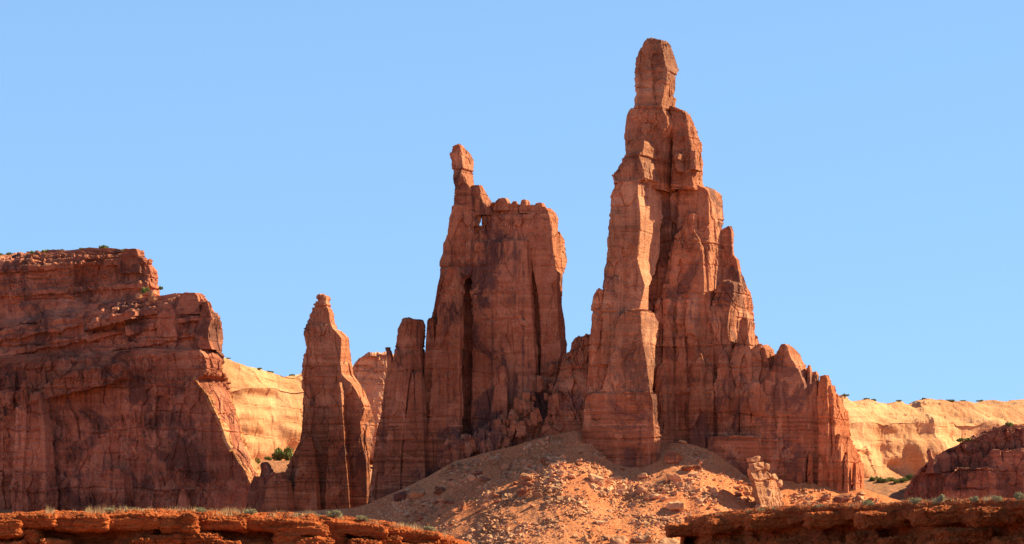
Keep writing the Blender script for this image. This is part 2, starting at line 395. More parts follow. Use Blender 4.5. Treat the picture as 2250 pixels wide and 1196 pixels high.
part('stacked_block', T, M_FRESH,
     loft([(308,1400,1415,1425),(314,1385,1416,1430),(323,1377,1415,1437),(333,1376,1412,1440),(340,1380,1412,1440)], Y0 - 8, amp=0.5, k=0.55),
     loft([(334,1390,1408,1440),(340,1375,1405,1445),(348,1366,1405,1447),(355,1367,1408,1447),(372,1355,1412,1447),(384,1345,1415,1447),(390,1349,1416,1446),(400,1349,1402,1446),(396,1352,1402,1443),(402,1356,1402,1440),(428,1350,1402,1444)], Y0 - 9, amp=0.6, k=0.55))
part('pillar', T, M_FRESH, loft([(400,1362,1398,1440),(407,1350,1398,1453),(430,1341,1402,1456),(449,1341,1405,1455),(474,1340,1406,1452),(503,1338,1406,1452),(520,1336,1404,1451),(553,1334,1401,1449),(566,1332,1400,1443),(592,1329,1405,1436),(627,1325,1417,1426),(650,1324,1412,1424),(690,1320,1402,1424),(900,1300,1400,1425)], Y0 - 9, amp=0.6, block=0.7, facet=0.28))
part('pillar', T, M_FRESH, loft([(470,1344,1352,1362),(520,1338,1356,1372),(594,1334,1360,1386),(640,1328,1361,1392),(692,1324,1359,1386),(800,1318,1362,1384)], Y0 - 11.5, amp=0.45, facet=0.3))
part('pillar', T, M_FRESH, loft([(679,1385,1412,1428),(684,1372,1408,1436),(701,1358,1409,1448),(727,1350,1410,1446),(757,1342,1414,1441),(801,1336,1422,1439),(855,1322,1428,1434),(880,1310,1430,1440),(1050,1300,1436,1446)], Y0 - 15, amp=0.5, block=0.7, facet=0.28))
part('buttress', T, M_RED, loft([(637,1312,1321,1331),(644,1306,1330,1340),(700,1300,1345,1355),(727,1297,1348,1358),(744,1295,1350,1360),(870,1287,1360,1370),(1040,1282,1365,1375)], Y0 - 10, amp=0.6))
part('base', T, M_RED, loft([(862,1290,1428,1444),(880,1286,1434,1446),(966,1280,1438,1448),(1010,1286,1440,1449),(1120,1290,1440,1450)], Y0 - 16, amp=0.6, block=0.6))
part('pillar', T, M_RED, loft([(405,1492,1528,1554),(413,1489,1548,1573),(419,1488,1554,1583),(444,1488,1558,1586),(503,1486,1559,1587),(562,1470,1557,1587),(618,1465,1557,1586),(657,1460,1558,1580),(720,1450,1560,1580),(1010,1445,1560,1585)], Y0 + 7, amp=0.6))
part('pillar', T, M_RED, loft([(470,1510,1524,1532),(500,1500,1522,1538),(515,1488,1530,1546),(560,1480,1545,1556),(700,1470,1548,1558),(1010,1460,1550,1560)], Y0 + 5, amp=0.6))
part('recess_wall', T, M_RED, loft([(408,1400,1500,1510),(560,1385,1500,1510),(1010,1370,1580,1600)], Y0 + 12, amp=0.8))
cols = [(1434,700,18),(1450,655,16),(1466,628,18),(1483,618,16),(1500,665,22),(1522,640,20),(1543,690,18),(1470,742,22),(1456,800,24),(1492,760,20),(1512,735,22),(1536,770,24),(1562,705,20),(1560,800,26),(1590,770,26),(1500,845,30),(1470,880,28),(1538,850,34),(1580,860,30),(1615,820,30),(1640,850,26),(1618,900,30)]
for j, (cx, tp, wd) in enumerate(cols):
    h = wd * 0.60
    part('column', T, M_RED, loft([(tp, cx - h * .35, cx + h * .1, cx + h * .3, 4), (tp + 10, cx - h * .7, cx + h * .3, cx + h * .6, 2.5), (tp + 34, cx - h * .9, cx + h * .4, cx + h * .85, 1), (tp + 90, cx - h, cx + h * .45, cx + h), (1020, cx - h * 1.1, cx + h * .5, cx + h * 1.1, -2)], Y0 + 7 - 0.022 * (tp - 600) - (j % 3) * 2.0, amp=0.7))
part('pillar', T, M_RED, loft([(498,1598,1602,1606),(503,1588,1605,1608),(512,1576,1607,1610),(540,1576,1608,1611),(560,1576,1610,1614),(570,1578,1618,1625),(601,1578,1624,1630),(640,1580,1628,1650),(720,1590,1640,1656),(900,1590,1650,1660)], Y0 + 15, amp=0.4))
part('shoulder', T, M_RED,
     loft([(621,1586,1608,1630),(628,1578,1612,1640),(644,1572,1611,1652),(670,1566,1606,1656),(692,1562,1602,1658),(718,1560,1599,1659),(749,1558,1605,1664),(800,1556,1610,1664),(1010,1550,1640,1660)], Y0 + 5, amp=0.8),
     loft([(696,1634,1640,1646),(703,1627,1644,1650),(727,1622,1644,1656),(749,1618,1646,1666),(775,1608,1650,1668),(900,1595,1655,1672)], Y0 + 1, amp=0.7))
part('ridge_wall', T, M_RED,
     loft([(757,1666,1674,1688),(766,1652,1682,1698),(800,1640,1690,1708),(900,1600,1700,1712),(1075,1570,1705,1715)], Y0 + 1, amp=0.8),
     loft([(755,1718,1723,1734),(761,1713,1730,1742),(777,1706,1733,1758),(791,1702,1740,1764),(804,1698,1748,1773),(818,1690,1757,1778),(845,1670,1767,1786),(900,1655,1767,1789),(957,1645,1768,1789),(1010,1640,1767,1789),(1085,1640,1764,1791)], Y0 - 5, amp=0.6, block=0.6),
     loft([(842,1654,1660,1668),(850,1649,1658,1669),(880,1648,1655,1668),(905,1652,1658,1666)], Y0 - 9, amp=0.3))
part('base', T, M_RED, loft([(960,1558,1660,1670),(975,1556,1665,1672),(1010,1552,1665,1674),(1080,1550,1666,1676)], Y0 - 7, amp=0.5, block=0.5))
part('pillar', T, M_RED,
     loft([(803,1776,1779,1783),(815,1774,1780,1785),(860,1772,1780,1788),(1000,1772,1782,1792)], Y0 - 3, amp=0.25),
     loft([(817,1787,1793,1798),(826,1784,1796,1802),(838,1785,1795,1800),(860,1784,1794,1800),(950,1784,1798,1806),(1085,1780,1800,1812)], Y0 - 1, amp=0.35))
part('pillar', T, M_BASE, loft([(826,1804,1815,1820),(836,1801,1818,1824),(850,1799,1817,1826),(874,1796,1818,1832),(930,1798,1820,1836),(1000,1798,1820,1842),(1085,1796,1820,1850)], Y0 - 3, amp=0.4))
part('pillar', T, M_BASE, loft([(849,1822,1828,1834),(864,1820,1830,1838),(874,1821,1831,1848),(891,1824,1832,1853),(899,1826,1833,1863),(935,1828,1834,1868),(970,1829,1835,1869),(1085,1828,1838,1882)], Y0 - 2, amp=0.45),
     )
part('ridge_wall', T, M_BASE, loft([(838,1770,1800,1812),(862,1768,1826,1836),(900,1766,1836,1850),(1090,1760,1850,1872)], Y0 + 2.5, amp=0.5))
part('base', T, M_BASE, loft([(955,1842,1846,1862),(970,1838,1843,1871),(990,1836,1842,1882),(1015,1834,1841,1898),(1090,1832,1842,1902)], Y0 - 3, amp=0.5))
for cx, tp, wd in [(1762,955,20),(1781,975,14),(1848,972,16),(1863,992,18),(1881,1018,16),(1806,985,20),(1829,1000,18)]:
    h = wd / 2
    part('column', T, M_BASE, loft([(tp, cx - h * .3, cx, cx + h * .3, 4), (tp + 22, cx - h * .8, cx, cx + h * .7, 1.5), (tp + 60, cx - h, cx, cx + h, 0.5), (1095, cx - h * 1.3, cx, cx + h * 1.4, -1)], Y0 - 5, amp=0.4))
# broken saddle between the two towers
part('saddle', T, M_RED,
     loft([(733,1288,1298,1308,2),(742,1282,1300,1312,2),(790,1268,1302,1314,1),(1000,1240,1304,1316,-4)], Y0 + 2, amp=0.8),
     loft([(739,1265,1277,1290,9),(750,1257,1286,1300,8),(770,1250,1288,1302,6),(800,1234,1290,1304,3),(860,1212,1292,1306,-1),(1000,1180,1292,1306,-6)], Y0, amp=0.8))
# ------------------------------------------------------------------ the double fin with the pinnacle
Y1 = 915
Wt = thing('rock_tower', 'broad red sandstone fin with a thumb-like pinnacle at its left end and a small window', 'rock tower', (X(1060, Y1), Y1, Z(1060, Y1)), 'towers of the ridge')
part('pinnacle', Wt, M_FIN, loft([(318,1001,1008,1015),(322,994,1011,1021),(335,991,1013,1035),(342,990,1014,1039),(350,991,1015,1041),(361,993,1016,1040),(369,996,1016,1039),(377,998,1012,1038),(390,998,1018,1038),(400,997,1022,1041),(406,998,1028,1046),(415,1000,1034,1050),(460,998,1038,1055)], Y1 + 3, k=0.5, strata=1.4, amp=0.6, D=9))
part('shoulder', Wt, M_FIN, loft([(407,1036,1052,1059),(418,1030,1055,1067),(431,1020,1056,1078),(444,1008,1060,1084),(462,1002,1078,1095),(472,1000,1080,1098)], Y1 + 3.5, amp=0.45, D=9))
part('left_column', Wt, M_FIN, loft([(452,993,1030,1045),(469,990,1042,1054),(494,987,1043,1054),(498,986,1036,1042),(510,985,1036,1042),(531,977,1036,1042),(554,975,1036,1042),(573,967,1036,1042),(600,966,1034,1040),(612,964,1012,1019),(627,960,1010,1016),(677,952,1010,1016),(700,946,1010,1016),(775,940,1010,1016),(850,925,1010,1016),(1010,900,1010,1016)], Y1 + 3, amp=0.6, D=10))
part('pillar', Wt, M_FIN, loft([(588,986,995,1005),(598,981,1000,1009),(620,974,1004,1012),(680,964,1010,1015),(750,954,1010,1016),(850,948,1008,1015),(870,946,1011,1018),(950,940,1010,1015),(1040,936,1012,1020)], Y1 - 4, amp=0.5))
part('alcove_wall', Wt, M_FIN, loft([(515,1000,1050,1062),(600,985,1060,1070),(1020,960,1060,1070)], Y1 + 11, amp=0.5, D=8))
part('crest', Wt, M_FIN,
     loft([(446,1080,1100,1112),(455,1072,1198,1206),(464,1066,1204,1221),(480,1062,1207,1223)], Y1 + 3, amp=0.45, D=9),
     loft([(435,1096,1110,1117),(442,1088,1114,1121),(462,1084,1118,1124)], Y1 + 3, amp=0.5, k=0.5, D=7),
     loft([(442,1128,1134,1138),(450,1122,1136,1140),(470,1120,1138,1142)], Y1 + 3.5, amp=0.5, k=0.45, D=6),
     loft([(440,1147,1155,1162),(450,1144,1156,1163),(468,1142,1158,1166)], Y1 + 3, amp=0.5, k=0.45, D=6),
     loft([(446,1178,1190,1197),(455,1172,1192,1199),(470,1170,1194,1202)], Y1 + 3, amp=0.5, k=0.45, D=6))
part('main_wall', Wt, M_FIN,
     loft([(472,1060,1206,1222),(492,1058,1210,1224),(497,1038,1211,1225),(504,1035,1212,1226),(519,1035,1213,1239),(540,1034,1214,1240),(548,1036,1200,1236)], Y1 + 2, amp=0.55, D=13),
     loft([(530,1036,1158,1166),(546,1035,1157,1164),(600,1036,1161,1168),(660,1039,1167,1174),(758,1037,1174,1181),(800,1036,1178,1186),(900,1032,1176,1184),(1020,1028,1180,1190)], Y1 + 1, amp=0.6, block=0.7, D=13),
     loft([(530,1120,1200,1215),(800,1120,1205,1215),(1000,1110,1205,1215)], Y1 + 9, amp=0.6, D=6))
part('right_pillar', Wt, M_FIN, loft([(530,1170,1214,1240),(546,1170,1215,1241),(565,1170,1217,1244),(592,1172,1218,1238),(600,1174,1223,1235),(669,1182,1225,1236),(708,1185,1228,1242),(758,1187,1231,1245),(776,1188,1232,1246),(800,1186,1226,1234),(960,1180,1215,1225)], Y1 + 2, amp=0.45, D=12))
part('left_buttress', Wt, M_FIN,
     loft([(701,898,915,928),(706,888,922,931),(715,879,923,933),(746,872,922,932),(775,866,922,932),(805,859,925,935),(849,843,925,935),(901,838,920,932),(934,829,915,930),(993,820,910,930),(1110,806,900,925)], Y1 - 1, amp=0.6),
     loft([(776,890,903,908),(790,884,904,909),(850,872,897,903),(934,858,887,893),(1000,850,880,890),(1110,838,878,890)], Y1 - 4, amp=0.5),
     loft([(763,846,852,858),(768,846,854,859),(772,848,856,861),(785,849,859,864),(805,850,861,869),(900,836,868,878)], Y1 + 2, amp=0.2))
part('left_buttress', Wt, M_FIN,
     loft([(820,905,922,930),(850,898,925,936),(940,890,930,942),(1080,880,935,945)], Y1 - 5, amp=0.5),
     loft([(697,942,948,954),(705,938,952,958),(760,934,955,962),(900,925,958,965),(1050,915,960,968)], Y1 - 1, amp=0.4))
part('foot_slope', Wt, M_FIN,
     loft([(796,1216,1236,1250,6),(812,1196,1244,1256,3),(840,1176,1246,1258,0),(870,1146,1248,1260,-3),(905,1108,1248,1262,-6),(940,1060,1248,1264,-9),(975,1010,1248,1266,-12),(1010,975,1248,1268,-15),(1090,900,1248,1268,-20)], Y1, amp=1.1, D=30),
     loft([(803,1093,1108,1115),(815,1087,1112,1118),(886,1081,1114,1120),(1000,1070,1118,1125)], Y1 - 3, amp=0.6),
     loft([(968,985,1014,1024),(980,978,1018,1030),(1060,966,1022,1038)], Y1 - 13, amp=0.7))
# ------------------------------------------------------------------ lone slender spire
Y2 = 958
S = thing('rock_spire', 'lone slender red spire with a stepped knob on top, left of the broad fin', 'rock spire', (X(725, Y2), Y2, Z(1120, Y2)))
part('spire_head', S, M_RED, loft([(650,700,716,722),(656,698,717,724),(661,701,715,722),(664,697,715,723),(676,689,718,728),(687,683,722,732),(708,679,725,734),(722,677,728,738)], Y2 + 2, amp=0.7, k=0.5, D=9, strata=1.8))
part('spire_body', S, M_RED, loft([(712,674,727,737),(722,671,731,741),(730,671,740,756),(743,672,750,764),(761,675,750,766),(784,671,749,771),(802,668,748,773),(821,667,750,775),(834,666,760,786),(848,665,775,794),(857,665,782,799),(885,664,797,813),(899,664,802,817),(914,664,797,821),(926,663,791,823),(936,662,792,823),(968,658,795,817),(991,646,800,814),(1009,638,805,811),(1046,624,806,814),(1130,600,806,818)], Y2, amp=0.55, D=22))
part('buttress', S, M_RED, loft([(840,738,746,752),(860,730,750,758),(960,722,756,764),(1130,715,770,780)], Y2 - 3, amp=0.45),
     loft([(960,672,684,690),(990,660,690,696),(1130,640,700,708)], Y2 - 3, amp=0.5),
     loft([(1040,596,616,624),(1062,588,628,640),(1130,570,640,650)], Y2 - 6, amp=0.6))
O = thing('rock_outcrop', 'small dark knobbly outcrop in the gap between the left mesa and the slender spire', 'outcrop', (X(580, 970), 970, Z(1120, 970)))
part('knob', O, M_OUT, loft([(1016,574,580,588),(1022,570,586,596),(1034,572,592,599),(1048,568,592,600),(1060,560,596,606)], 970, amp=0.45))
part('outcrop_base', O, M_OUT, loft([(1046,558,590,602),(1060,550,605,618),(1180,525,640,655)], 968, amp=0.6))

# ------------------------------------------------------------------ left mesa
Y3 = 1000
Ms = thing('mesa', 'massive dark red mesa cliff filling the left edge, shrubs along its flat top', 'mesa', (X(250, Y3), Y3, Z(1125, Y3)))
LX = -260
part('upper_tier', Ms, M_MESA, loft([(550,LX,296,304,6),(554,LX,303,309,6),(556,LX,303,309,2),(566,LX,306,314,1),(568,LX,312,318,-1),(577,LX,318,330,-1),(579,LX,318,331,1),(594,LX,326,341,1),(618,LX,328,342,0),(622,LX,330,344,-2),(632,LX,334,349,-2),(634,LX,334,350,0),(760,LX,340,358,-3)], Y3 + 24, dip=0.050, xref=300, amp=0.85, crack=0.5, strata=1.6, D=90, res=0.5),
     loft([(547,276,298,305),(553,270,302,308),(575,262,306,314),(600,262,308,318)], Y3 + 23, amp=0.5))
part('middle_tier', Ms, M_MESA,
     loft([(644,LX,395,402,4),(650,LX,428,446,3),(653,LX,430,446,0),(664,LX,446,456,0),(666,LX,452,460,-2.5),(674,LX,455,463,-2.5),(676,LX,455,463,0.5),(690,LX,460,470,0),(698,LX,466,480,-0.5),(700,LX,466,480,-3.5),(708,LX,466,484,-3.5),(710,LX,466,485,-0.5),(730,LX,464,489,-1),(733,LX,462,489,-4),(743,LX,460,489,-4),(746,LX,460,489,-1),(765,LX,456,485,-1),(800,LX,460,490,-2)], Y3 + 10, dip=0.165, xref=400, amp=0.85, crack=0.5, strata=1.3, D=70, res=0.5),
     loft([(643,400,428,438),(650,394,434,446),(662,390,436,448),(690,388,440,455)], Y3 + 8, amp=0.6, strata=1.5),
     loft([(668,360,378,386),(690,350,384,392),(740,345,388,398)], Y3 + 7, amp=0.6, strata=1.5),
     loft([(664,446,456,461),(685,440,461,467),(700,436,466,480),(720,430,458,489),(743,427,458,491),(757,431,462,488),(767,440,466,484)], Y3 + 4, amp=0.45))
part('ledge_slab', Ms, M_MESA,
     loft([(683,214,284,292),(687,200,290,300),(694,186,292,304),(699,190,288,300)], Y3 + 5, dip=0.26, amp=0.7, strata=1.2, D=12))
part('lower_wall', Ms, M_MESA,
     loft([(772,LX,440,486),(789,LX,452,490),(807,LX,455,488),(824,LX,450,494),(832,LX,430,497),(866,LX,457,504),(886,LX,466,508),(929,LX,487,523),(972,LX,501,534),(1012,LX,530,550),(1038,LX,540,562),(1055,LX,548,567),(1230,LX,590,604)], Y3, dip=0.06, xref=440, amp=1.0, block=0.95, crack=0.8, D=60, dr=1.25),
     loft([(1075,398,404,408),(1090,393,408,413),(1140,385,416,424)], Y3 - 3, amp=0.3))

part('overhang', Ms, M_MESA,
     loft([(796,120,262,276),(812,96,268,284),(826,84,262,280),(836,92,240,260)], Y3 - 2.5, dip=0.22, amp=0.8, D=14),
     loft([(836,48,54,62),(900,40,56,64),(960,36,56,64),(1050,30,48,57),(1230,24,44,52)], Y3 - 1.2, amp=0.8),
     loft([(865,70,86,98),(930,60,96,112),(1000,56,100,120),(1230,50,106,126)], Y3 - 0.6, amp=0.9),
     loft([(1030,236,262,276),(1046,222,270,288),(1230,205,280,300)], Y3 - 1.2, amp=0.8))
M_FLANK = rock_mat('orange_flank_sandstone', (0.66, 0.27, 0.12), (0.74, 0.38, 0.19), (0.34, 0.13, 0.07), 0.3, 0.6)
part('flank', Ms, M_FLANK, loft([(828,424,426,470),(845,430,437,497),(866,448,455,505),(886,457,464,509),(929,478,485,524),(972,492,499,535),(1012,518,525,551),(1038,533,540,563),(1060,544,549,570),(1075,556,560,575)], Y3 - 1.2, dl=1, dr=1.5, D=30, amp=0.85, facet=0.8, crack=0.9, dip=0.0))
# ------------------------------------------------------------------ dark outcrop at the right edge
Y4 = 1010
Od = thing('rock_outcrop', 'dark brown ledgy rock slope at the right edge, in shade before the golden cliff', 'outcrop', (X(2150, Y4), Y4, Z(1130, Y4)))
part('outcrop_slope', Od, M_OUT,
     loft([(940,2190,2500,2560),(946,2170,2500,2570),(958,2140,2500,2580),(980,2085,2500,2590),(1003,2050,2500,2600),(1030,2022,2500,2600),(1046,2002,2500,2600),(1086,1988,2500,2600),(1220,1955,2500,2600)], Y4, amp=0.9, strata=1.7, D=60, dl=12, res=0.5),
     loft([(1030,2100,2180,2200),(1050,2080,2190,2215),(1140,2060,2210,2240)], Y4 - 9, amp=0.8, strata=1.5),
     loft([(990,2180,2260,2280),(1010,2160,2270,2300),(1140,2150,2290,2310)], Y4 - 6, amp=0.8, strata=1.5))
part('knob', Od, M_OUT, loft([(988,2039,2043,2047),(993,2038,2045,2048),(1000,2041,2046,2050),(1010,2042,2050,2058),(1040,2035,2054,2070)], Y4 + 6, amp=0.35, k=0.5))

# ------------------------------------------------------------------ far golden cliffs
def far_wall(name, top, Yf, py_mid, py_bot, turn, mat, label, cat, seed=0, D=80, lip=14, res=1.0, amp=1.2, step=False):
    """a long cliff with a rounded slickrock top; top is a px/py skyline; turn = metres the wall recedes per metre to the right"""
    top = np.array(top, float)
    u = np.arange(top[0, 0], top[-1, 0], res * F / Yf)
    yy = Yf + turn * (X(u, Yf) - X(u[0], Yf))
    tp = np.interp(u, top[:, 0], top[:, 1])
    prof = [(0.0, py_bot + 60), (0.0, py_bot), (2.0, py_mid + 2), (4.5, py_mid), (lip, None), (lip + 25, 'flat'), (D, 'flat'), (D + 5, 'drop')]
    rows = []
    for dv, pv in prof:
        ym = yy + dv
        if pv is None: z = Z(tp, yy + lip)
        elif pv == 'flat': z = Z(tp, yy + lip) + 1.0
        elif pv == 'drop': z = Z(tp, yy + lip) * 0 + 20
        else: z = Z(pv + 0 * u, yy)
        rows.append(np.stack([X(u, yy), ym, z], 1))
    rows = np.array(rows); out = [rows[0]]
    for a, b in zip(rows[:-1], rows[1:]):
        c = max(1, int(np.abs(b - a).max() / res)) if out[-1] is not None else 1
        c = min(c, 120)
        for t in range(1, c + 1): out.append(a + (b - a) * t / c)
    G = np.array(out); nr, nc = G.shape[:2]; V = G.reshape(-1, 3)
    i = np.arange(nr * nc).reshape(nr, nc)
    Q = np.stack([i[:-1, :-1], i[:-1, 1:], i[1:, 1:], i[1:, :-1]], -1).reshape(-1, 4)
    N = vert_normals(V, Q)
    d, tone = rock_disp(V, amp * 0.40, 2.8, seed=seed, strata=1.3, crack=0.5, block=0.35, fine=0.35)
    d = d + 6.5 * fbm(V / np.array([60., 60., 26.]) + seed, seed + 90, 3, 0.45)
    if step:
        px = V[:, 0] / V[:, 1] * F + CX; py = HOR - V[:, 2] / V[:, 1] * F
        xc = 1986 + 0.00034 * np.maximum(py - 955, 0) ** 2 * 10
        d = d + 11 * sstep(0, 20, px - xc) * (1 - sstep(2035, 2110, px)) * sstep(946, 1000, py)
    V = V + N * d[:, None]
    org = (float(V[:, 0].mean()), float(V[:, 1].min()), float(V[:, 2].min()))
    return tag(mesh_obj(name, V, Q, mat, None, tone, origin=org), label, cat)

far_wall('cliff', [(380,770),(440,780),(488,793),(520,800),(560,808),(600,820),(640,822),(665,813),(690,808),(760,800),(880,800),(1000,830)], 1500, 850, 985, 1.2, M_GOLD,
         'sunlit golden cliff glowing in the gap between the left mesa and the slender spire', 'cliff', 3, amp=0.9, lip=26)
far_wall('cliff', [(1700,890),(1800,886),(1853,880),(1872,870),(1884,876),(1901,886),(1915,885),(1934,878),(1946,876),(1975,881),(1996,879),(2033,888),(2046,878),(2071,882),(2112,891),(2154,894),(2187,889),(2228,887),(2245,889),(2420,892)], 1500, 925, 1050, 1.2, M_GOLD,
         'long sunlit golden cliff along the right skyline with slickrock humps on top', 'cliff', 7, amp=1.0, lip=40, step=True)
Dm = thing('rock_dome', 'rounded red rock dome peeping out behind the slender spire, sun on its top', 'rock dome', (X(820, 1250), 1250, Z(1000, 1250)))
part('dome_rock', Dm, M_DOME, loft([(779,815,850,875),(783,800,850,890),(790,788,850,900),(800,778,850,905),(812,772,850,910),(850,768,850,910),(1010,760,850,915)], 1250, amp=0.8, D=70, dl=-5, res=0.7))

# ------------------------------------------------------------------ leaning pinnacle on the talus
Y5 = 862
Ln = thing('rock_pinnacle', 'sunlit leaning pinnacle of stacked pale blocks standing on the slope before the tower', 'pinnacle', (X(1685, Y5), Y5, Z(1110, Y5)))
part('pinnacle_body', Ln, M_PALE, loft([(1028,1644,1648,1672),(1031,1641,1648,1682),(1041,1643,1651,1692),(1047,1646,1654,1699),(1050,1648,1656,1702),(1062,1651,1659,1708),(1077,1654,1663,1714),(1090,1656,1666,1720),(1095,1659,1669,1717),(1104,1661,1671,1722),(1135,1663,1674,1728)], Y5, dl=5, dr=1.15, D=14, amp=0.6, res=0.2, k=0.45, block=0.8, strata=1.2, crack=1.2, facet=0.9))

# ------------------------------------------------------------------ foreground ledges
def ledge_disp(P, N, a=1.0, seed=20):
    wv = np.stack([fbm(P / 1.1 + 4, seed, 2), fbm(P / 1.1 + 40, seed + 1, 2), fbm(P / 1.1 + 80, seed + 2, 2)], 1)
    f1, f2, c = worley((P + 0.25 * wv) / np.array([2.1, 2.1, 0.55]), seed + 5)
    d = 0.13 * (c - 0.5) - 0.09 * (1 - sstep(0, 0.07, f2 - f1)) + 0.10 * fbm(P / np.array([1.1, 1.1, 0.5]), seed + 9, 4, 0.55)
    z = P[:, 2] + 0.1 * wv[:, 0]
    o = np.zeros_like(z)
    d = d + 0.05 * np.tanh(3 * vnoise(np.stack([P[:, 0] / 5, o, z / 0.11], 1), seed + 12)) + 0.05 * fbm(P / 0.16, seed + 15, 3, 0.6)
    return P + N * (d * a)[:, None], c

def ledge_body(name, parent, lip, Yof, under, thick, seed):
    lip = np.array(lip, float)
    u = np.arange(lip[0, 0], lip[-1, 0], 1.5)
    Yu = Yof(u); zt = Z(np.interp(u, lip[:, 0], lip[:, 1]), Yu); x = X(u, Yu)
    q = np.stack([x, Yu, 0 * x], 1)
    th = thick * (1 + 0.35 * fbm(q / 2.2, seed, 3)); un = under * np.clip(1 + 0.9 * fbm(q / 2.8, seed + 3, 2), 0.15, 2.2)
    lo = 0.9 * fbm(q / 3.3, seed + 6, 3)
    th = np.maximum(th, 0.3)
    prof = [(16, -1.2 + 0 * x), (9, 0.35 + 0 * x), (4, 0.30 + 0 * x), (1.6, 0.20 + 0 * x), (0.55, 0.08 + 0 * x), (0.12 + 0 * x, -0.06 + 0 * x), (0 * x, -0.25 - 0 * x),
            (0.06 + 0 * x, -th * 0.75), (0.2 + 0 * x, -th), (un * 0.7, -th - 0.12), (un, -th - 0.35), (un * 0.9 - lo * 0.3, -th - 0.9), (un * 0.4 - 0.4 - lo, -th - 1.35), (-0.6 - lo, -th - 1.75),
            (-1.0 - lo, -th - 2.4), (-2.2 - lo, -5.5 + 0 * x)]
    rows = [np.stack([x * (Yu + np.maximum(dy, 0)) / Yu, Yu + dy, zt + dz], 1) for dy, dz in prof]
    out = [rows[0]]
    for a, b in zip(rows[:-1], rows[1:]):
        st = np.linalg.norm(b - a, axis=1).mean(); c = max(1, int(st / (0.045 if st < 1.6 else 0.12)))
        for t in range(1, c + 1): out.append(a + (b - a) * t / c)
    G = np.array(out); nr, nc = G.shape[:2]; V = G.reshape(-1, 3)
    i = np.arange(nr * nc).reshape(nr, nc)
    Q = np.stack([i[:-1, :-1], i[1:, :-1], i[1:, 1:], i[:-1, 1:]], -1).reshape(-1, 4)
    N = vert_normals(V, Q)
    if N[:, 1].mean() > 0: N = -N; Q = Q[:, ::-1]
    V, c = ledge_disp(V, N, 1.0, seed + 20)
    return mesh_obj(name, V, Q, M_LEDGE, parent, c)

def rbox(name, parent, mat, px0, px1, py0, py1, Y, dep, rnd=0.5, a=1.0, seed=0, tilt=0.0, res=0.045):
    hx, hy, hz = (X(px1, Y) - X(px0, Y)) / 2, dep / 2, (Z(py0, Y) - Z(py1, Y)) / 2
    c = np.array([(X(px0, Y) + X(px1, Y)) / 2, Y + hy, (Z(py0, Y) + Z(py1, Y)) / 2])
    h = np.array([hx, hy, hz]); r = rnd * h.min() * 2 * 0.5
    Vs, Qs, o = [], [], 0
    for ax in range(3):
        for sg in (-1, 1):
            b, d2 = [k for k in range(3) if k != ax]
            nb, nd = max(4, int(2 * h[b] / res)), max(4, int(2 * h[d2] / res))
            if ax == 1 and sg == 1: nb, nd = 6, 6
            A, B = np.meshgrid(np.linspace(-h[b], h[b], nb), np.linspace(-h[d2], h[d2], nd), indexing='ij')
            p = np.zeros((nb * nd, 3)); p[:, b] = A.ravel(); p[:, d2] = B.ravel(); p[:, ax] = sg * h[ax]
            i = np.arange(nb * nd).reshape(nb, nd)
            q = np.stack([i[:-1, :-1], i[1:, :-1], i[1:, 1:], i[:-1, 1:]], -1).reshape(-1, 4)
            if (sg > 0) == (ax == 1): q = q[:, ::-1]
            Vs.append(p); Qs.append(q + o); o += len(p)
    p = np.concatenate(Vs); Q = np.concatenate(Qs)
    core = np.clip(p, -(h - r), h - r); n = p - core; n /= np.maximum(np.linalg.norm(n, axis=1, keepdims=True), 1e-9)
    p = core + n * r
    p[:, 2] += tilt * p[:, 0]
    V, cc = ledge_disp(p + c, n, a, seed + 60)
    return mesh_obj(name, V, Q, mat, parent, cc)

YL = lambda px: 140 + 0.004 * px
LT = [(-160,1142),(-60,1138),(0,1136),(100,1131),(235,1131),(300,1128),(420,1130),(480,1134),(600,1136),(720,1142),(800,1150),(860,1158),(920,1170),(960,1181),(1015,1197),(1060,1222),(1120,1260)]
LL = thing('rock_ledge', 'sunlit deep red ledge of rounded slabs along the bottom left, grass growing on top', 'rock ledge', (X(450, 145), 145, -2.0))
ledge_body('ledge_base', LL, LT, YL, 1.7, 0.85, 31)
for j, (a, b, c, d, fw) in enumerate([(-60,46,1142,1184,.9),(33,122,1130,1162,.5),(116,238,1130,1166,.55),(233,354,1128,1164,.4),(346,433,1130,1174,1.0),(430,540,1138,1167,.25),(534,720,1141,1172,.4),(712,852,1150,1178,.45),(846,968,1165,1194,.35)]):
    y = YL((a + b) / 2); rbox('cap_slab', LL, M_LEDGE, a, b, c, d, y - fw, 2.6 + fw, 0.62, 0.9, 7 * j, tilt=-0.03 * (j > 5) * 4)
for j, (a, b, c, d, fw) in enumerate([(52,82,1164,1200,.3),(84,150,1188,1216,1.0),(282,336,1186,1215,1.2),(322,400,1176,1215,.9),(396,484,1170,1215,1.1),(470,530,1190,1220,1.7),(596,668,1164,1215,.6),(650,735,1184,1220,1.4),(708,762,1164,1215,.5),(760,836,1186,1222,1.3),(830,880,1178,1215,.6),(880,960,1192,1226,1.1),(-10,50,1188,1216,1.0)]):
    y = YL((a + b) / 2); rbox('boulder', LL, M_LEDGE, a, b, c, d, y - fw, 1.8 + fw, 0.75, 1.3, 100 + 7 * j)
YRf = lambda px: 150 - 0.055 * (px - 1470)
RT = [(1496,1240),(1499,1185),(1503,1163),(1508,1152),(1518,1147),(1560,1139),(1620,1131),(1700,1124),(1800,1118),(1900,1114),(2000,1111),(2100,1106),(2180,1105),(2260,1104),(2420,1102)]
RL = thing('rock_ledge', 'shadowed overhanging deep red ledge along the bottom right with sagebrush on top', 'rock ledge', (X(1880, 128), 128, -2.0))
ledge_body('ledge_base', RL, RT, YRf, 2.0, 0.75, 77)
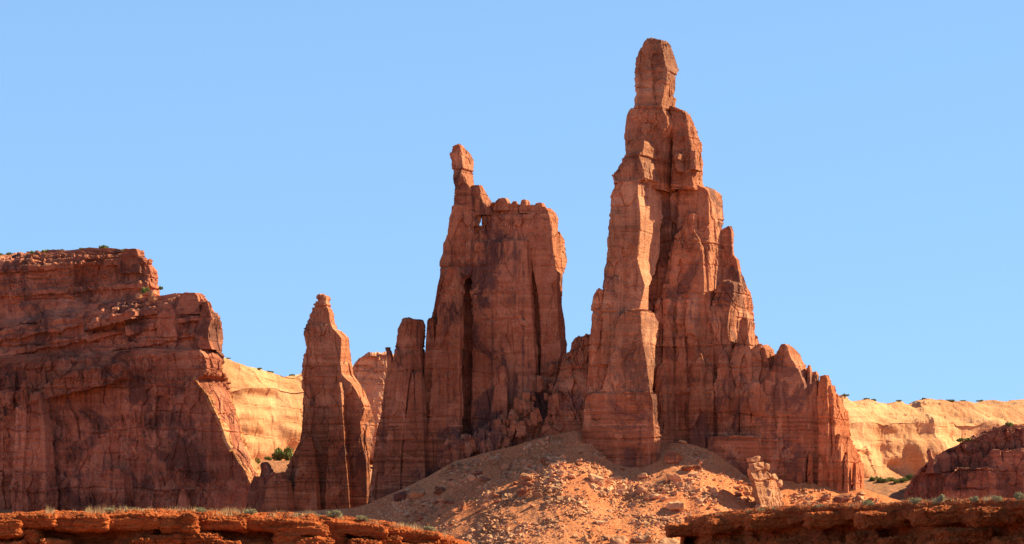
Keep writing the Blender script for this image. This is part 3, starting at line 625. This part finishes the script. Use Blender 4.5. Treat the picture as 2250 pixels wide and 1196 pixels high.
for j, (a, b, c, d, fw) in enumerate([(1468,1560,1151,1175,.3),(1556,1650,1141,1172,.25),(1646,1780,1130,1160,.2),(1776,1900,1124,1156,.3),(1896,2030,1120,1158,.35),(2026,2150,1112,1150,.75),(2140,2280,1112,1152,.5)]):
    y = YRf((a + b) / 2); rbox('cap_slab', RL, M_LEDGE, a, b, c, d, y - fw, 2.4 + fw, 0.6, 0.9, 300 + 9 * j, tilt=0.07)
for j, (a, b, c, d, fw) in enumerate([(1870,1912,1172,1215,.6),(2080,2185,1162,1190,1.2),(2050,2130,1192,1225,1.6),(1700,1790,1186,1220,.5),(1940,2040,1180,1220,.3),(1580,1680,1188,1220,.2),(2190,2270,1180,1220,.6)]):
    y = YRf((a + b) / 2); rbox('boulder', RL, M_LEDGE, a, b, c, d, y - fw, 2.0 + fw, 0.7, 1.2, 400 + 9 * j)

# ------------------------------------------------------------------ boulders and rubble on the slope
def hull_rock(seed, n=15, flat=0.75):
    r = np.random.default_rng(seed)
    bm = bmesh.new(); p = r.normal(size=(n, 3)); p /= np.linalg.norm(p, axis=1, keepdims=True)
    p = np.sign(p) * np.abs(p) ** 0.75; p *= np.array([1, r.uniform(.7, 1), flat * r.uniform(.7, 1.1)])
    for q in p: bm.verts.new(q)
    res = bmesh.ops.convex_hull(bm, input=bm.verts)
    bmesh.ops.delete(bm, geom=[g for g in set(res['geom_interior'] + res['geom_unused']) if isinstance(g, bmesh.types.BMVert)], context='VERTS')
    bmesh.ops.dissolve_limit(bm, angle_limit=R(16), verts=bm.verts, edges=bm.edges)
    bmesh.ops.triangulate(bm, faces=bm.faces); bmesh.ops.recalc_face_normals(bm, faces=bm.faces)
    return bm
def rock_mesh(seed, size):
    """a chunky boulder with chipped edges"""
    bm = hull_rock(seed, 16)
    bmesh.ops.bevel(bm, geom=bm.edges[:], offset=0.07, segments=1, affect='EDGES', profile=0.6)
    bmesh.ops.triangulate(bm, faces=bm.faces)
    bmesh.ops.subdivide_edges(bm, edges=[e for e in bm.edges if e.calc_length() > 0.35], cuts=2, use_grid_fill=True)
    bmesh.ops.triangulate(bm, faces=bm.faces)
    v = np.array([q.co[:] for q in bm.verts]); nn = np.array([q.normal[:] for q in bm.verts])
    v = v + nn * (0.09 * fbm(v * 2.2 + seed, seed, 4, 0.6))[:, None]
    for q, c in zip(bm.verts, v): q.co = c
    me = bpy.data.meshes.new('boulder'); bm.to_mesh(me); bm.free(); me.materials.append(M_PALE)
    a = me.attributes.new('tone', 'FLOAT', 'POINT'); a.data.foreach_set('value', np.full(len(me.vertices), (seed * 0.37) % 1.0, np.float32))
    return me
ROCKS = [rock_mesh(500 + k, 1) for k in range(12)]
ROCKS_RED = []
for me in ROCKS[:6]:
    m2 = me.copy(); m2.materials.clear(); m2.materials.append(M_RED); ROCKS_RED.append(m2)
def put_rock(px, py, wpx, hpx, label, group=None, mesh=None, name='boulder', rz=None, lift=0.25, cat='boulder', y=None, tiltx=0.0):
    x, yy, z = talus_hit(px, py + hpx * 0.45)
    if y is not None: yy = y; x = X(px, y); z = Z(py + hpx * 0.45, y)
    o = bpy.data.objects.new(name, mesh or random.choice(ROCKS)); COL.objects.link(o)
    s = yy / F
    o.location = (x, yy, z + hpx * s * lift); o.scale = (wpx * s / 2, (wpx + hpx) * s / 4, hpx * s / 2 / 0.8)
    o.rotation_euler = (tiltx, random.uniform(-.25, .25), random.uniform(-.5, .5) if rz is None else rz)
    return tag(o, label, cat, group)
def wedge(parent, px, py, Y, wpx, hpx, k):
    o = bpy.data.objects.new('block', BLOCKS[k % len(BLOCKS)]); COL.objects.link(o); o.parent = parent
    s_ = Y / F; o.location = Vector((X(px, Y), Y, Z(py, Y))) - parent.location
    o.scale = (wpx * s_ / 2, wpx * s_ / 2.2, hpx * s_ / 1.7); o.rotation_euler = (random.uniform(-.3, .3), random.uniform(-.35, .35), random.uniform(0, 6))
def block_mesh(seed):
    r = np.random.default_rng(seed); bm = bmesh.new(); bmesh.ops.create_cube(bm, size=2.0)
    for v in bm.verts: v.co = Vector([c * r.uniform(.72, 1.05) for c in v.co])
    bmesh.ops.bevel(bm, geom=bm.edges[:], offset=0.12, segments=2, affect='EDGES', profile=0.6)
    bmesh.ops.triangulate(bm, faces=bm.faces)
    for _ in range(2): bmesh.ops.subdivide_edges(bm, edges=[e for e in bm.edges if e.calc_length() > 0.3], cuts=1); bmesh.ops.triangulate(bm, faces=bm.faces)
    v = np.array([q.co[:] for q in bm.verts]); bm.normal_update(); nn = np.array([q.normal[:] for q in bm.verts])
    v = v + nn * (0.13 * fbm(v * 1.7 + seed, seed, 4, 0.6))[:, None]
    for q, c in zip(bm.verts, v): q.co = c
    me = bpy.data.meshes.new('block'); bm.to_mesh(me); bm.free(); me.materials.append(M_RED)
    me.attributes.new('tone', 'FLOAT', 'POINT').data.foreach_set('value', np.full(len(me.vertices), (seed * 0.41) % 1.0, np.float32))
    return me
BLOCKS = [block_mesh(700 + k) for k in range(9)]
PBLOCK = []
for me in BLOCKS:
    m2 = me.copy(); m2.materials.clear(); m2.materials.append(M_PALE); PBLOCK.append(m2)
for k, (nm, x0, x1, y0, y1, dY, tl, rz) in enumerate([
    ('upper_block',1645,1678,1016,1034,0,-.15,.5),
    ('beak_slab',1640,1664,1006,1015,0.5,-.05,.3),('head_block',1651,1674,997,1020,1.2,.2,.7),('side_knob',1679,1693,1013,1040,3,.15,.6),
    ('side_block',1693,1712,1038,1058,3,.1,.3),('side_block',1704,1724,1052,1072,3,-.1,.8),('foot_block',1650,1690,1104,1128,-1.5,.1,.4),('foot_block',1690,1726,1108,1130,-1,.0,.9)]):
    o = bpy.data.objects.new(nm, (PBLOCK[(k * 4 + 1) % 9] if k in (0, 1) else ROCKS[(k * 5 + 2) % 12])); COL.objects.link(o); o.parent = Ln; yb = Y5 + dY + 4; s_ = yb / F
    o.location = Vector((X((x0 + x1) / 2, yb), yb, Z((y0 + y1) / 2, yb))) - Ln.location
    o.scale = ((x1 - x0) * s_ / 2.25, (x1 - x0) * s_ / 2.6, (y1 - y0) * s_ / 1.85); o.rotation_euler = (0, tl, rz)
rb = np.random.default_rng(21)
for k in range(110):
    t_ = rb.random() ** 0.8; px = 1262 - 262 * t_ + rb.uniform(-12, 16); top = np.interp(px, [985, 1060, 1108, 1176, 1216, 1262], [985, 945, 905, 842, 800, 760]); py = top + rb.uniform(4, 95) * (1 - 0.35 * t_)
    if py > np.interp(px, [985, 1100, 1200, 1270], [1015, 985, 958, 940]): continue
    sz = 8 + 17 * rb.random() ** 1.6
    wedge(Wt if px < 1232 else T, px, py, np.interp(py - top, [0, 100], [Y1 - 2, Y1 - 14]) - t_ * 7, sz * rb.uniform(.6, 1.0), sz * rb.uniform(.9, 2.0), k)
special = [
 (1148,1076,26,34,'upright red slab with the round boulder resting on its top',1,None),
 (1158,1051,34,24,'rounded boulder balanced on the upright red slab',0,None),
 (1310,1046,38,28,'big block with a dark shadowed face under the broken saddle',0,None),
 (1481,1003,46,30,'rounded reddish boulder just below the foot of the tallest tower',1,None),
 (1410,1076,30,24,'square pale boulder on the left flank of the sunlit rubble ridge',0,None),
 (1487,1108,46,28,'large pale faceted boulder low on the sunlit rubble ridge',0,None),
 (1482,1048,38,22,'flat-faced boulder casting a shadow in the middle of the rubble ridge',0,None),
 (1512,1026,34,20,'dark sided block near the crest of the rubble ridge',1,None),
 (1440,1090,30,18,'low split boulder in shadow left of the large faceted one',0,None),
 (1413,1180,46,36,'big rounded boulder at the bottom edge between the two ledges',0,None),
 (1470,1186,50,24,'flat pointed boulder beside the tip of the right ledge',0,None),
 (1360,1186,44,28,'slanted slab at the bottom edge left of the big rounded boulder',0,None),
 (880,1086,34,30,'upright reddish block in the shaded left rubble nearest the fin',1,None),
 (916,1082,40,28,'large two-toned boulder in the shaded rubble below the fin',0,None),
 (966,1072,26,28,'reddish block standing alone in the shaded rubble, right of the two-toned boulder',1,None),
 (1018,1108,13,26,'narrow upright slab at the shadow edge on the left rubble',1,None),
 (1815,1092,28,20,'square block on the orange soil below the right end of the tower',1,None),
 (1852,1092,42,24,'wide low boulder at the foot of the right end of the tower',1,None),
 (1568,1076,22,18,'small block on the right flank of the rubble ridge',0,None),
 (1622,1086,16,16,'small round boulder in the shadow left of the leaning pinnacle',1,None),
 (1500,970,22,10,'pale flat stone resting at the top of the rubble under the tower wall',0,None),
]
for k, (px, py, wd, hg, lab, red, y) in enumerate(special):
    put_rock(px, py, wd, hg, lab, None, (ROCKS_RED[k % 6] if red else ROCKS[k % 12]), lift=0.3 if k != 1 else 0.55)
r2 = np.random.default_rng(4)
n_l = n_s = 0
tries = 0
while (n_l < 110 or n_s < 70) and tries < 4000:
    tries += 1
    px, py = r2.uniform(830, 1960), r2.uniform(965, 1192)
    x, y, z = talus_hit(px, py)
    if y > 886 or y < 765: continue
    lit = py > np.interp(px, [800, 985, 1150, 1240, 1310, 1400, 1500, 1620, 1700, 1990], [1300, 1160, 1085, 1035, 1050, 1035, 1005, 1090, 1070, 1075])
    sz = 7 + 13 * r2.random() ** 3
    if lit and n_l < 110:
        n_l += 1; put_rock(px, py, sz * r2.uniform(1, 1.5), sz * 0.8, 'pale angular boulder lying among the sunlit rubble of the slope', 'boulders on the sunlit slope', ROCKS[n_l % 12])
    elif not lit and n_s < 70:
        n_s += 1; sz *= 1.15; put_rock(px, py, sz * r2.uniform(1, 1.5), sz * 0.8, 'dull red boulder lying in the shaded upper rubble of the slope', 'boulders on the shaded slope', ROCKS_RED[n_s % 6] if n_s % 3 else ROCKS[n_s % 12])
# rubble: one uncountable mass of small stones
protoV, protoF = [], []
for k in range(10):
    bm = hull_rock(900 + k, 9, 0.8); bm.verts.ensure_lookup_table(); bm.verts.index_update()
    protoV.append(np.array([v.co[:] for v in bm.verts])); protoF.append(np.array([[v.index for v in f.verts] for f in bm.faces])); bm.free()
NR = 80000
# sample in the area of the slope, denser toward its middle and foot
px = r2.uniform(620, 2000, NR); t = r2.beta(1.1, 1.1, NR) * 128; yy = YC - 3 - t
xx = X(px, yy); zz = talus_z(xx, yy)
clump = fbm(np.stack([xx / 9, yy / 9, 0 * xx], 1), 77, 3)
sz = (0.17 + 0.95 * r2.random(NR) ** 3.2) * np.clip(1 + 0.9 * clump, 0.45, 1.9)
keep = (r2.random(NR) < np.clip(0.75 + 0.6 * clump, 0.4, 1)) & ~((px > 1540) & (r2.random(NR) < 0.55))
Vs, Fs, Ts, off = [], [], [], 0
for k in range(10):
    m = np.nonzero(keep & (np.arange(NR) % 10 == k))[0]
    n = len(m); a = r2.uniform(0, 6.283, n); ca, sa = np.cos(a), np.sin(a)
    st = np.stack([r2.uniform(.8, 1.5, n), r2.uniform(.7, 1.1, n), r2.uniform(.6, 1.1, n)], 1) * sz[m][:, None]
    p = protoV[k][None] * st[:, None]
    tl = r2.uniform(-.5, .5, n)
    p = np.stack([p[..., 0] * np.cos(tl)[:, None] - p[..., 2] * np.sin(tl)[:, None], p[..., 1], p[..., 0] * np.sin(tl)[:, None] + p[..., 2] * np.cos(tl)[:, None]], -1)
    p = np.stack([p[..., 0] * ca[:, None] - p[..., 1] * sa[:, None], p[..., 0] * sa[:, None] + p[..., 1] * ca[:, None], p[..., 2]], -1)
    p = p + np.stack([xx[m], yy[m], zz[m] + 0.15 * sz[m]], 1)[:, None]
    nv = protoV[k].shape[0]
    Vs.append(p.reshape(-1, 3)); Fs.append((protoF[k][None] + (np.arange(n) * nv)[:, None, None]).reshape(-1, 3) + off); off += n * nv
    Ts.append(np.repeat(r2.random(n), nv))
tag(mesh_obj('rubble', np.concatenate(Vs), np.concatenate(Fs), M_PALE, None, np.concatenate(Ts)), 'loose angular rubble strewn over the slope below the towers', 'rubble', None, 'stuff')

# ------------------------------------------------------------------ plants
def leaf_clump(seed, n, lobes, leaf, mat, up=0.6):
    """foliage of n small leaf faces spread through several uneven lobes of a unit-size shrub (height 1, base at 0)"""
    r = np.random.default_rng(seed)
    c = np.stack([r.uniform(-.55, .55, lobes), r.uniform(-.55, .55, lobes), r.uniform(.25, .75, lobes)], 1); s = r.uniform(.2, .38, lobes)
    k = r.integers(0, lobes, n); d = r.normal(size=(n, 3)); d /= np.linalg.norm(d, axis=1, keepdims=True)
    p = c[k] + d * (s[k] * r.uniform(0.35, 1, n) ** 0.5)[:, None]
    p[:, 2] = np.clip(p[:, 2], 0.03, None)
    ax = r.normal(size=(n, 3)) + np.array([0, 0, up * 2]); ax /= np.linalg.norm(ax, axis=1, keepdims=True)
    sd = np.cross(ax, r.normal(size=(n, 3))); sd /= np.linalg.norm(sd, axis=1, keepdims=True)
    L = leaf * r.uniform(.6, 1.4, n)[:, None]
    V = np.stack([p - sd * L * .35, p + ax * L * .5, p + sd * L * .35, p + ax * L * 1.5 * .9], 1)
    V[:, 1] = p - ax * L * .6
    return V.reshape(-1, 3), np.arange(4 * n).reshape(n, 4)[:, [1, 2, 3, 0]]
def twig_mesh(seed, n=9, th=0.02, spread=0.55, ht=0.8):
    r = np.random.default_rng(seed); V, Fq = [], []
    for k in range(n):
        a = r.uniform(0, 6.283); e = np.array([math.cos(a) * spread * r.uniform(.3, 1), math.sin(a) * spread * r.uniform(.3, 1), ht * r.uniform(.6, 1)])
        b0 = len(V); pts = [np.zeros(3), e * 0.5 * np.array([1.2, 1.2, .8]), e]
        for j, p in enumerate(pts):
            w_ = th * (1 - 0.4 * j)
            for q in ((w_, 0), (-w_ / 2, w_ * .87), (-w_ / 2, -w_ * .87)): V.append(p + np.array([q[0], q[1], 0]))
        for j in range(2):
            for q in range(3): Fq.append([b0 + 3 * j + q, b0 + 3 * j + (q + 1) % 3, b0 + 3 * j + 3 + (q + 1) % 3, b0 + 3 * j + 3 + q])
    return np.array(V), np.array(Fq)
def make_mesh(name, V, Fq, mat):
    o = mesh_obj(name, V, Fq, mat); me = o.data; bpy.data.objects.remove(o); return me
SAGE = [make_mesh('foliage', *leaf_clump(40 + k, 1500, 11, 0.085, M_SAGE), M_SAGE) for k in range(3)]
TWIG = [make_mesh('stem', *twig_mesh(60 + k), M_TWIG) for k in range(3)]
JUN = [make_mesh('juniper', *leaf_clump(80 + k, 900, 8, 0.13, M_JUN), M_JUN) for k in range(3)]
YEL = [make_mesh('shrub', *leaf_clump(90 + k, 600, 7, 0.14, M_YEL), M_YEL) for k in range(2)]
def sage(px, py, wpx, hpx, Yf, label, group, k=0):
    y = Yf(px) + 1.3; s = y / F
    t = thing('sagebrush', label, 'sagebrush', (X(px, y), y, Z(py, y)), group)
    for nm, me in (('foliage', SAGE[k % 3]), ('stem', TWIG[k % 3])):
        o = bpy.data.objects.new(nm, me); COL.objects.link(o); o.parent = t
        o.scale = (wpx * s / 1.5, wpx * s / 1.5, hpx * s)
    t.rotation_euler = (0, 0, k * 1.3)
GL, GR = 'sagebrush growing along the left ledge', 'sagebrush growing along the right ledge'
for k, (a, b, c, d, lab) in enumerate([
  (734,1142,36,26,'largest rounded pale sagebrush on the left ledge, below the slender spire'),
  (797,1149,28,16,'low wide sagebrush just right of the largest one on the left ledge'),
  (944,1172,28,16,'last sagebrush at the right tip of the left ledge'),
  (656,1136,18,10,'small flat sagebrush just left of the largest one on the left ledge'),
  (548,1132,26,13,'sagebrush tuft in the grass below the small dark outcrop'),
  (442,1128,26,13,'pale green sagebrush tuft in the grass above the jutting slab of the left ledge'),
  (240,1126,24,12,'leftmost sagebrush tuft in the grass of the left ledge'),
  (700,1139,12,8,'tiny sagebrush left of the largest one on the left ledge')]):
    sage(a, b, c, d, YL, lab, GL, k)
for k, (a, b, c, d, lab) in enumerate([
  (1648,1131,22,13,'leftmost sagebrush on the right ledge, under the shadow of the rubble ridge'),
  (1676,1129,20,11,'flat sagebrush on the right ledge at the foot of the leaning pinnacle'),
  (1702,1126,18,10,'sagebrush on the right ledge just right of the leaning pinnacle foot'),
  (1766,1122,20,11,'grey sagebrush on the right ledge below the lit strip of the tower ridge'),
  (1799,1118,18,9,'thin sagebrush on the right ledge below the square block'),
  (1908,1114,30,16,'wide dark-based sagebrush on the right ledge below the end of the tower'),
  (1970,1111,16,10,'tiny sagebrush on the right ledge where the orange slope ends'),
  (2014,1110,24,16,'sagebrush on the right ledge at the left foot of the dark outcrop'),
  (2065,1109,28,22,'tall rounded sagebrush on the right ledge before the dark outcrop'),
  (2143,1108,22,22,'upright sagebrush on the right ledge before the middle of the dark outcrop'),
  (2194,1108,28,18,'low rounded sagebrush on the right ledge, second from the right edge'),
  (2244,1106,30,24,'big sagebrush on the right ledge cut by the right edge')]):
    sage(a, b, c, d, YRf, lab, GR, k)
# dry grass on the ledges
r3 = np.random.default_rng(8); gv = []
def grass(px0, px1, lip, Yf, n, hmin, hmax, dmin, dmax, thresh):
    lip = np.array(lip, float)
    u = r3.uniform(px0, px1, n); dep = r3.uniform(dmin, dmax, n); y = Yf(u) + dep
    cl = fbm(np.stack([u / 34, dep / 2, 0 * u], 1), 55, 3); m = cl > thresh
    u, dep, y, cl = u[m], dep[m], y[m], cl[m]; n = len(u)
    z = Z(np.interp(u, lip[:, 0], lip[:, 1]), Yf(u)) + np.interp(dep, [0, .55, 1.6, 4], [0, .08, .2, .3])
    h = r3.uniform(hmin, hmax, n) * np.clip(0.6 + 0.9 * cl, 0.35, 1.5); a = r3.uniform(0, 6.283, n); ln = r3.uniform(0, 0.55, n) * h
    b = np.stack([X(u, y), y, z - 0.05], 1); wv = 0.011
    a2 = r3.uniform(0, 6.283, n); s_ = np.stack([np.cos(a2), np.sin(a2), 0 * a2], 1) * wv
    tip = b + np.stack([np.cos(a) * ln, np.sin(a) * ln, h], 1)
    gv.append(np.stack([b - s_, b + s_, tip], 1))
grass(100, 980, LT, YL, 7500, 0.2, 0.5, 0.5, 4.0, 0.0)
grass(1980, 2260, RT, YRf, 2200, 0.15, 0.4, 0.8, 4.0, 0.0)
grass(1500, 1990, RT, YRf, 2500, 0.1, 0.28, 0.8, 4.0, 0.1)
gv = np.concatenate(gv); 
tag(mesh_obj('dry_grass', gv.reshape(-1, 3), np.arange(gv.shape[0] * 3).reshape(-1, 3), M_GRASS), 'dry straw coloured grass on the foreground ledges', 'grass', None, 'stuff')
_rim = {}
def rim(names, px):
    """the highest-looking point of a rock's edge along one line of sight, where a rim shrub is rooted"""
    if names not in _rim:
        out = []
        for o in bpy.data.objects:
            if o.type == 'MESH' and o.name.split('.')[0] in names:
                v = np.empty(len(o.data.vertices) * 3, np.float32); o.data.vertices.foreach_get('co', v)
                v = v.reshape(-1, 3) + np.array(o.location) + (np.array(o.parent.location) if o.parent else 0); out.append(v)
        _rim[names] = np.concatenate(out)
    v = _rim[names]; q = v[np.abs(v[:, 0] / v[:, 1] * F + CX - px) < 4]
    return q[np.argmax(q[:, 2] / q[:, 1])]
def bush(px, py, wpx, hpx, Y, label, group, mesh, name='juniper', cat='juniper', ground=False, on=None):
    if ground:      # stand where the ground meets that line of sight
        ys = np.arange(1000, 1480, 2.0); g_ = ground_z(X(px, ys), ys); k = np.nonzero(g_ >= Z(py, ys))[0]
        Y = float(ys[k[0]]) if len(k) else Y
        py = HOR - (float(ground_z(X(px, Y), Y)) - 0.4) * F / Y
    if on:
        r_ = rim(on, px); Y = float(r_[1]) + 0.8; py = HOR - (float(r_[2]) - 0.3) * F / Y + 0.32 * hpx; hpx = hpx * 0.85
    o = bpy.data.objects.new(name, mesh); COL.objects.link(o); s = Y / F
    o.location = (X(px, Y), Y, Z(py, Y)); o.scale = (wpx * s / 1.5, wpx * s / 1.5, hpx * s); o.rotation_euler = (0, 0, random.uniform(0, 6))
    return tag(o, label, cat, group)
g = 'bushes in the gap behind the left mesa'
bush(616,1010,46,32,1080,'largest dark green juniper in the sunny gap left of the slender spire',g,JUN[0],ground=True)
bush(634,1010,24,20,1075,'smaller juniper touching the slender spire in the sunny gap',g,JUN[1],ground=True)
bush(562,1022,24,16,1060,'yellow-green bush beside the lit foot of the left mesa',g,YEL[0],'shrub','shrub',ground=True)
bush(590,1002,16,12,1090,'low bush at the left side of the largest juniper in the gap',g,JUN[2],ground=True)
g = 'shrubs on top of the left mesa'
for k, (a, b, c, d, lab, y) in enumerate([
  (3,566,14,10,'shrub cut by the left edge on the mesa top',0),(21,566,16,10,'low shrub near the left edge on the mesa top',0),(72,566,18,15,'roundest dark shrub on the mesa top',0),
  (100,565,22,9,'long low shrub right of the roundest one on the mesa top',1),(134,561,16,6,'flat yellowish shrub on the mesa top',1),(178,556,14,7,'small shrub midway along the mesa top',0),
  (230,560,22,14,'bushy shrub on the mesa top before the raised right corner',0),(268,556,16,9,'yellow-green shrub beside the raised corner of the mesa top',1),
  (317,646,18,16,'green bush among pale boulders on the mesa step',0),(353,638,10,9,'small bush on the skyline of the mesa step',0)]):
    bush(a, b, c, d, Y3 + (30 if k < 8 else 14), lab, g, (YEL if y else JUN)[k % 2], 'shrub', 'shrub', on=('upper_tier',) if k < 8 else None)
g = 'shrubs on the golden skyline'
for k, (a, b, c, d, lab, Y) in enumerate([
  (500,797,12,5,'shrub on the golden cliff top beside the left mesa',1530),(570,812,12,7,'shrub midway along the left golden cliff top',1530),(592,816,16,7,'grey-green shrub on the dip of the left golden cliff top',1530),(640,824,14,8,'shrub on the left golden cliff top next to the slender spire',1530),
  (1857,882,14,8,'shrub touching the right end of the tower on the golden skyline',1540),(1905,888,14,7,'left shrub of a pair on the golden skyline',1540),(1921,887,12,8,'right shrub of a pair on the golden skyline',1540),(1975,883,14,6,'low shrub between two humps of the golden skyline',1560),
  (2090,889,18,10,'largest shrub on the golden skyline',1570),(2118,896,14,7,'shrub right of the largest one on the golden skyline',1570),(2155,898,16,6,'low shrub on the golden skyline above the dark outcrop',1570),(2030,888,10,7,'small shrub left of the tallest hump on the golden skyline',1565)]):
    bush(a, b, c, d, Y, lab, g, JUN[k % 3], 'shrub', 'shrub', on=('cliff',))
g = 'bushes below the golden cliff'
for k, (a, b, c, d, lab) in enumerate([
  (1918,1058,20,12,'leftmost bush below the golden cliff'),(1938,1062,24,13,'second bush from the left below the golden cliff'),(1957,1058,18,10,'yellowish bush in the middle below the golden cliff'),(1968,1064,18,12,'front bush below the golden cliff, nearest the orange slope'),
  (1984,1060,22,12,'wide bush below the alcove of the golden cliff'),(2000,1055,20,14,'bush below the golden cliff against the dark outcrop')]):
    bush(a, b, c, d, 1250, lab, g, (YEL if k == 2 else JUN)[k % 2], 'shrub', 'shrub', ground=True)
bush(2216,948,20,14,1030,'bush on the skyline of the dark outcrop','shrubs on the dark outcrop',JUN[1],'shrub','shrub',on=('outcrop_slope',))
bush(2122,978,34,12,1030,'wide low bush on the left shoulder of the dark outcrop','shrubs on the dark outcrop',JUN[2],'shrub','shrub',on=('outcrop_slope',))
# pale boulders on the step of the mesa
for a, b, c, d, lab in [(306,648,18,12,'pale boulder left of the green bush on the mesa step'),(333,642,14,18,'upright pale slab right of the green bush on the mesa step'),(336,654,24,12,'wide pale boulder under the upright slab on the mesa step'),(258,676,10,8,'small pale boulder alone on the sloping mesa ledge'),(326,664,14,9,'pale boulder at the lip of the sloping mesa ledge')]:
    put_rock(a, b, c, d, lab, 'pale boulders on the mesa step', ROCKS[3], y=Y3 + 8.0, lift=0.2)
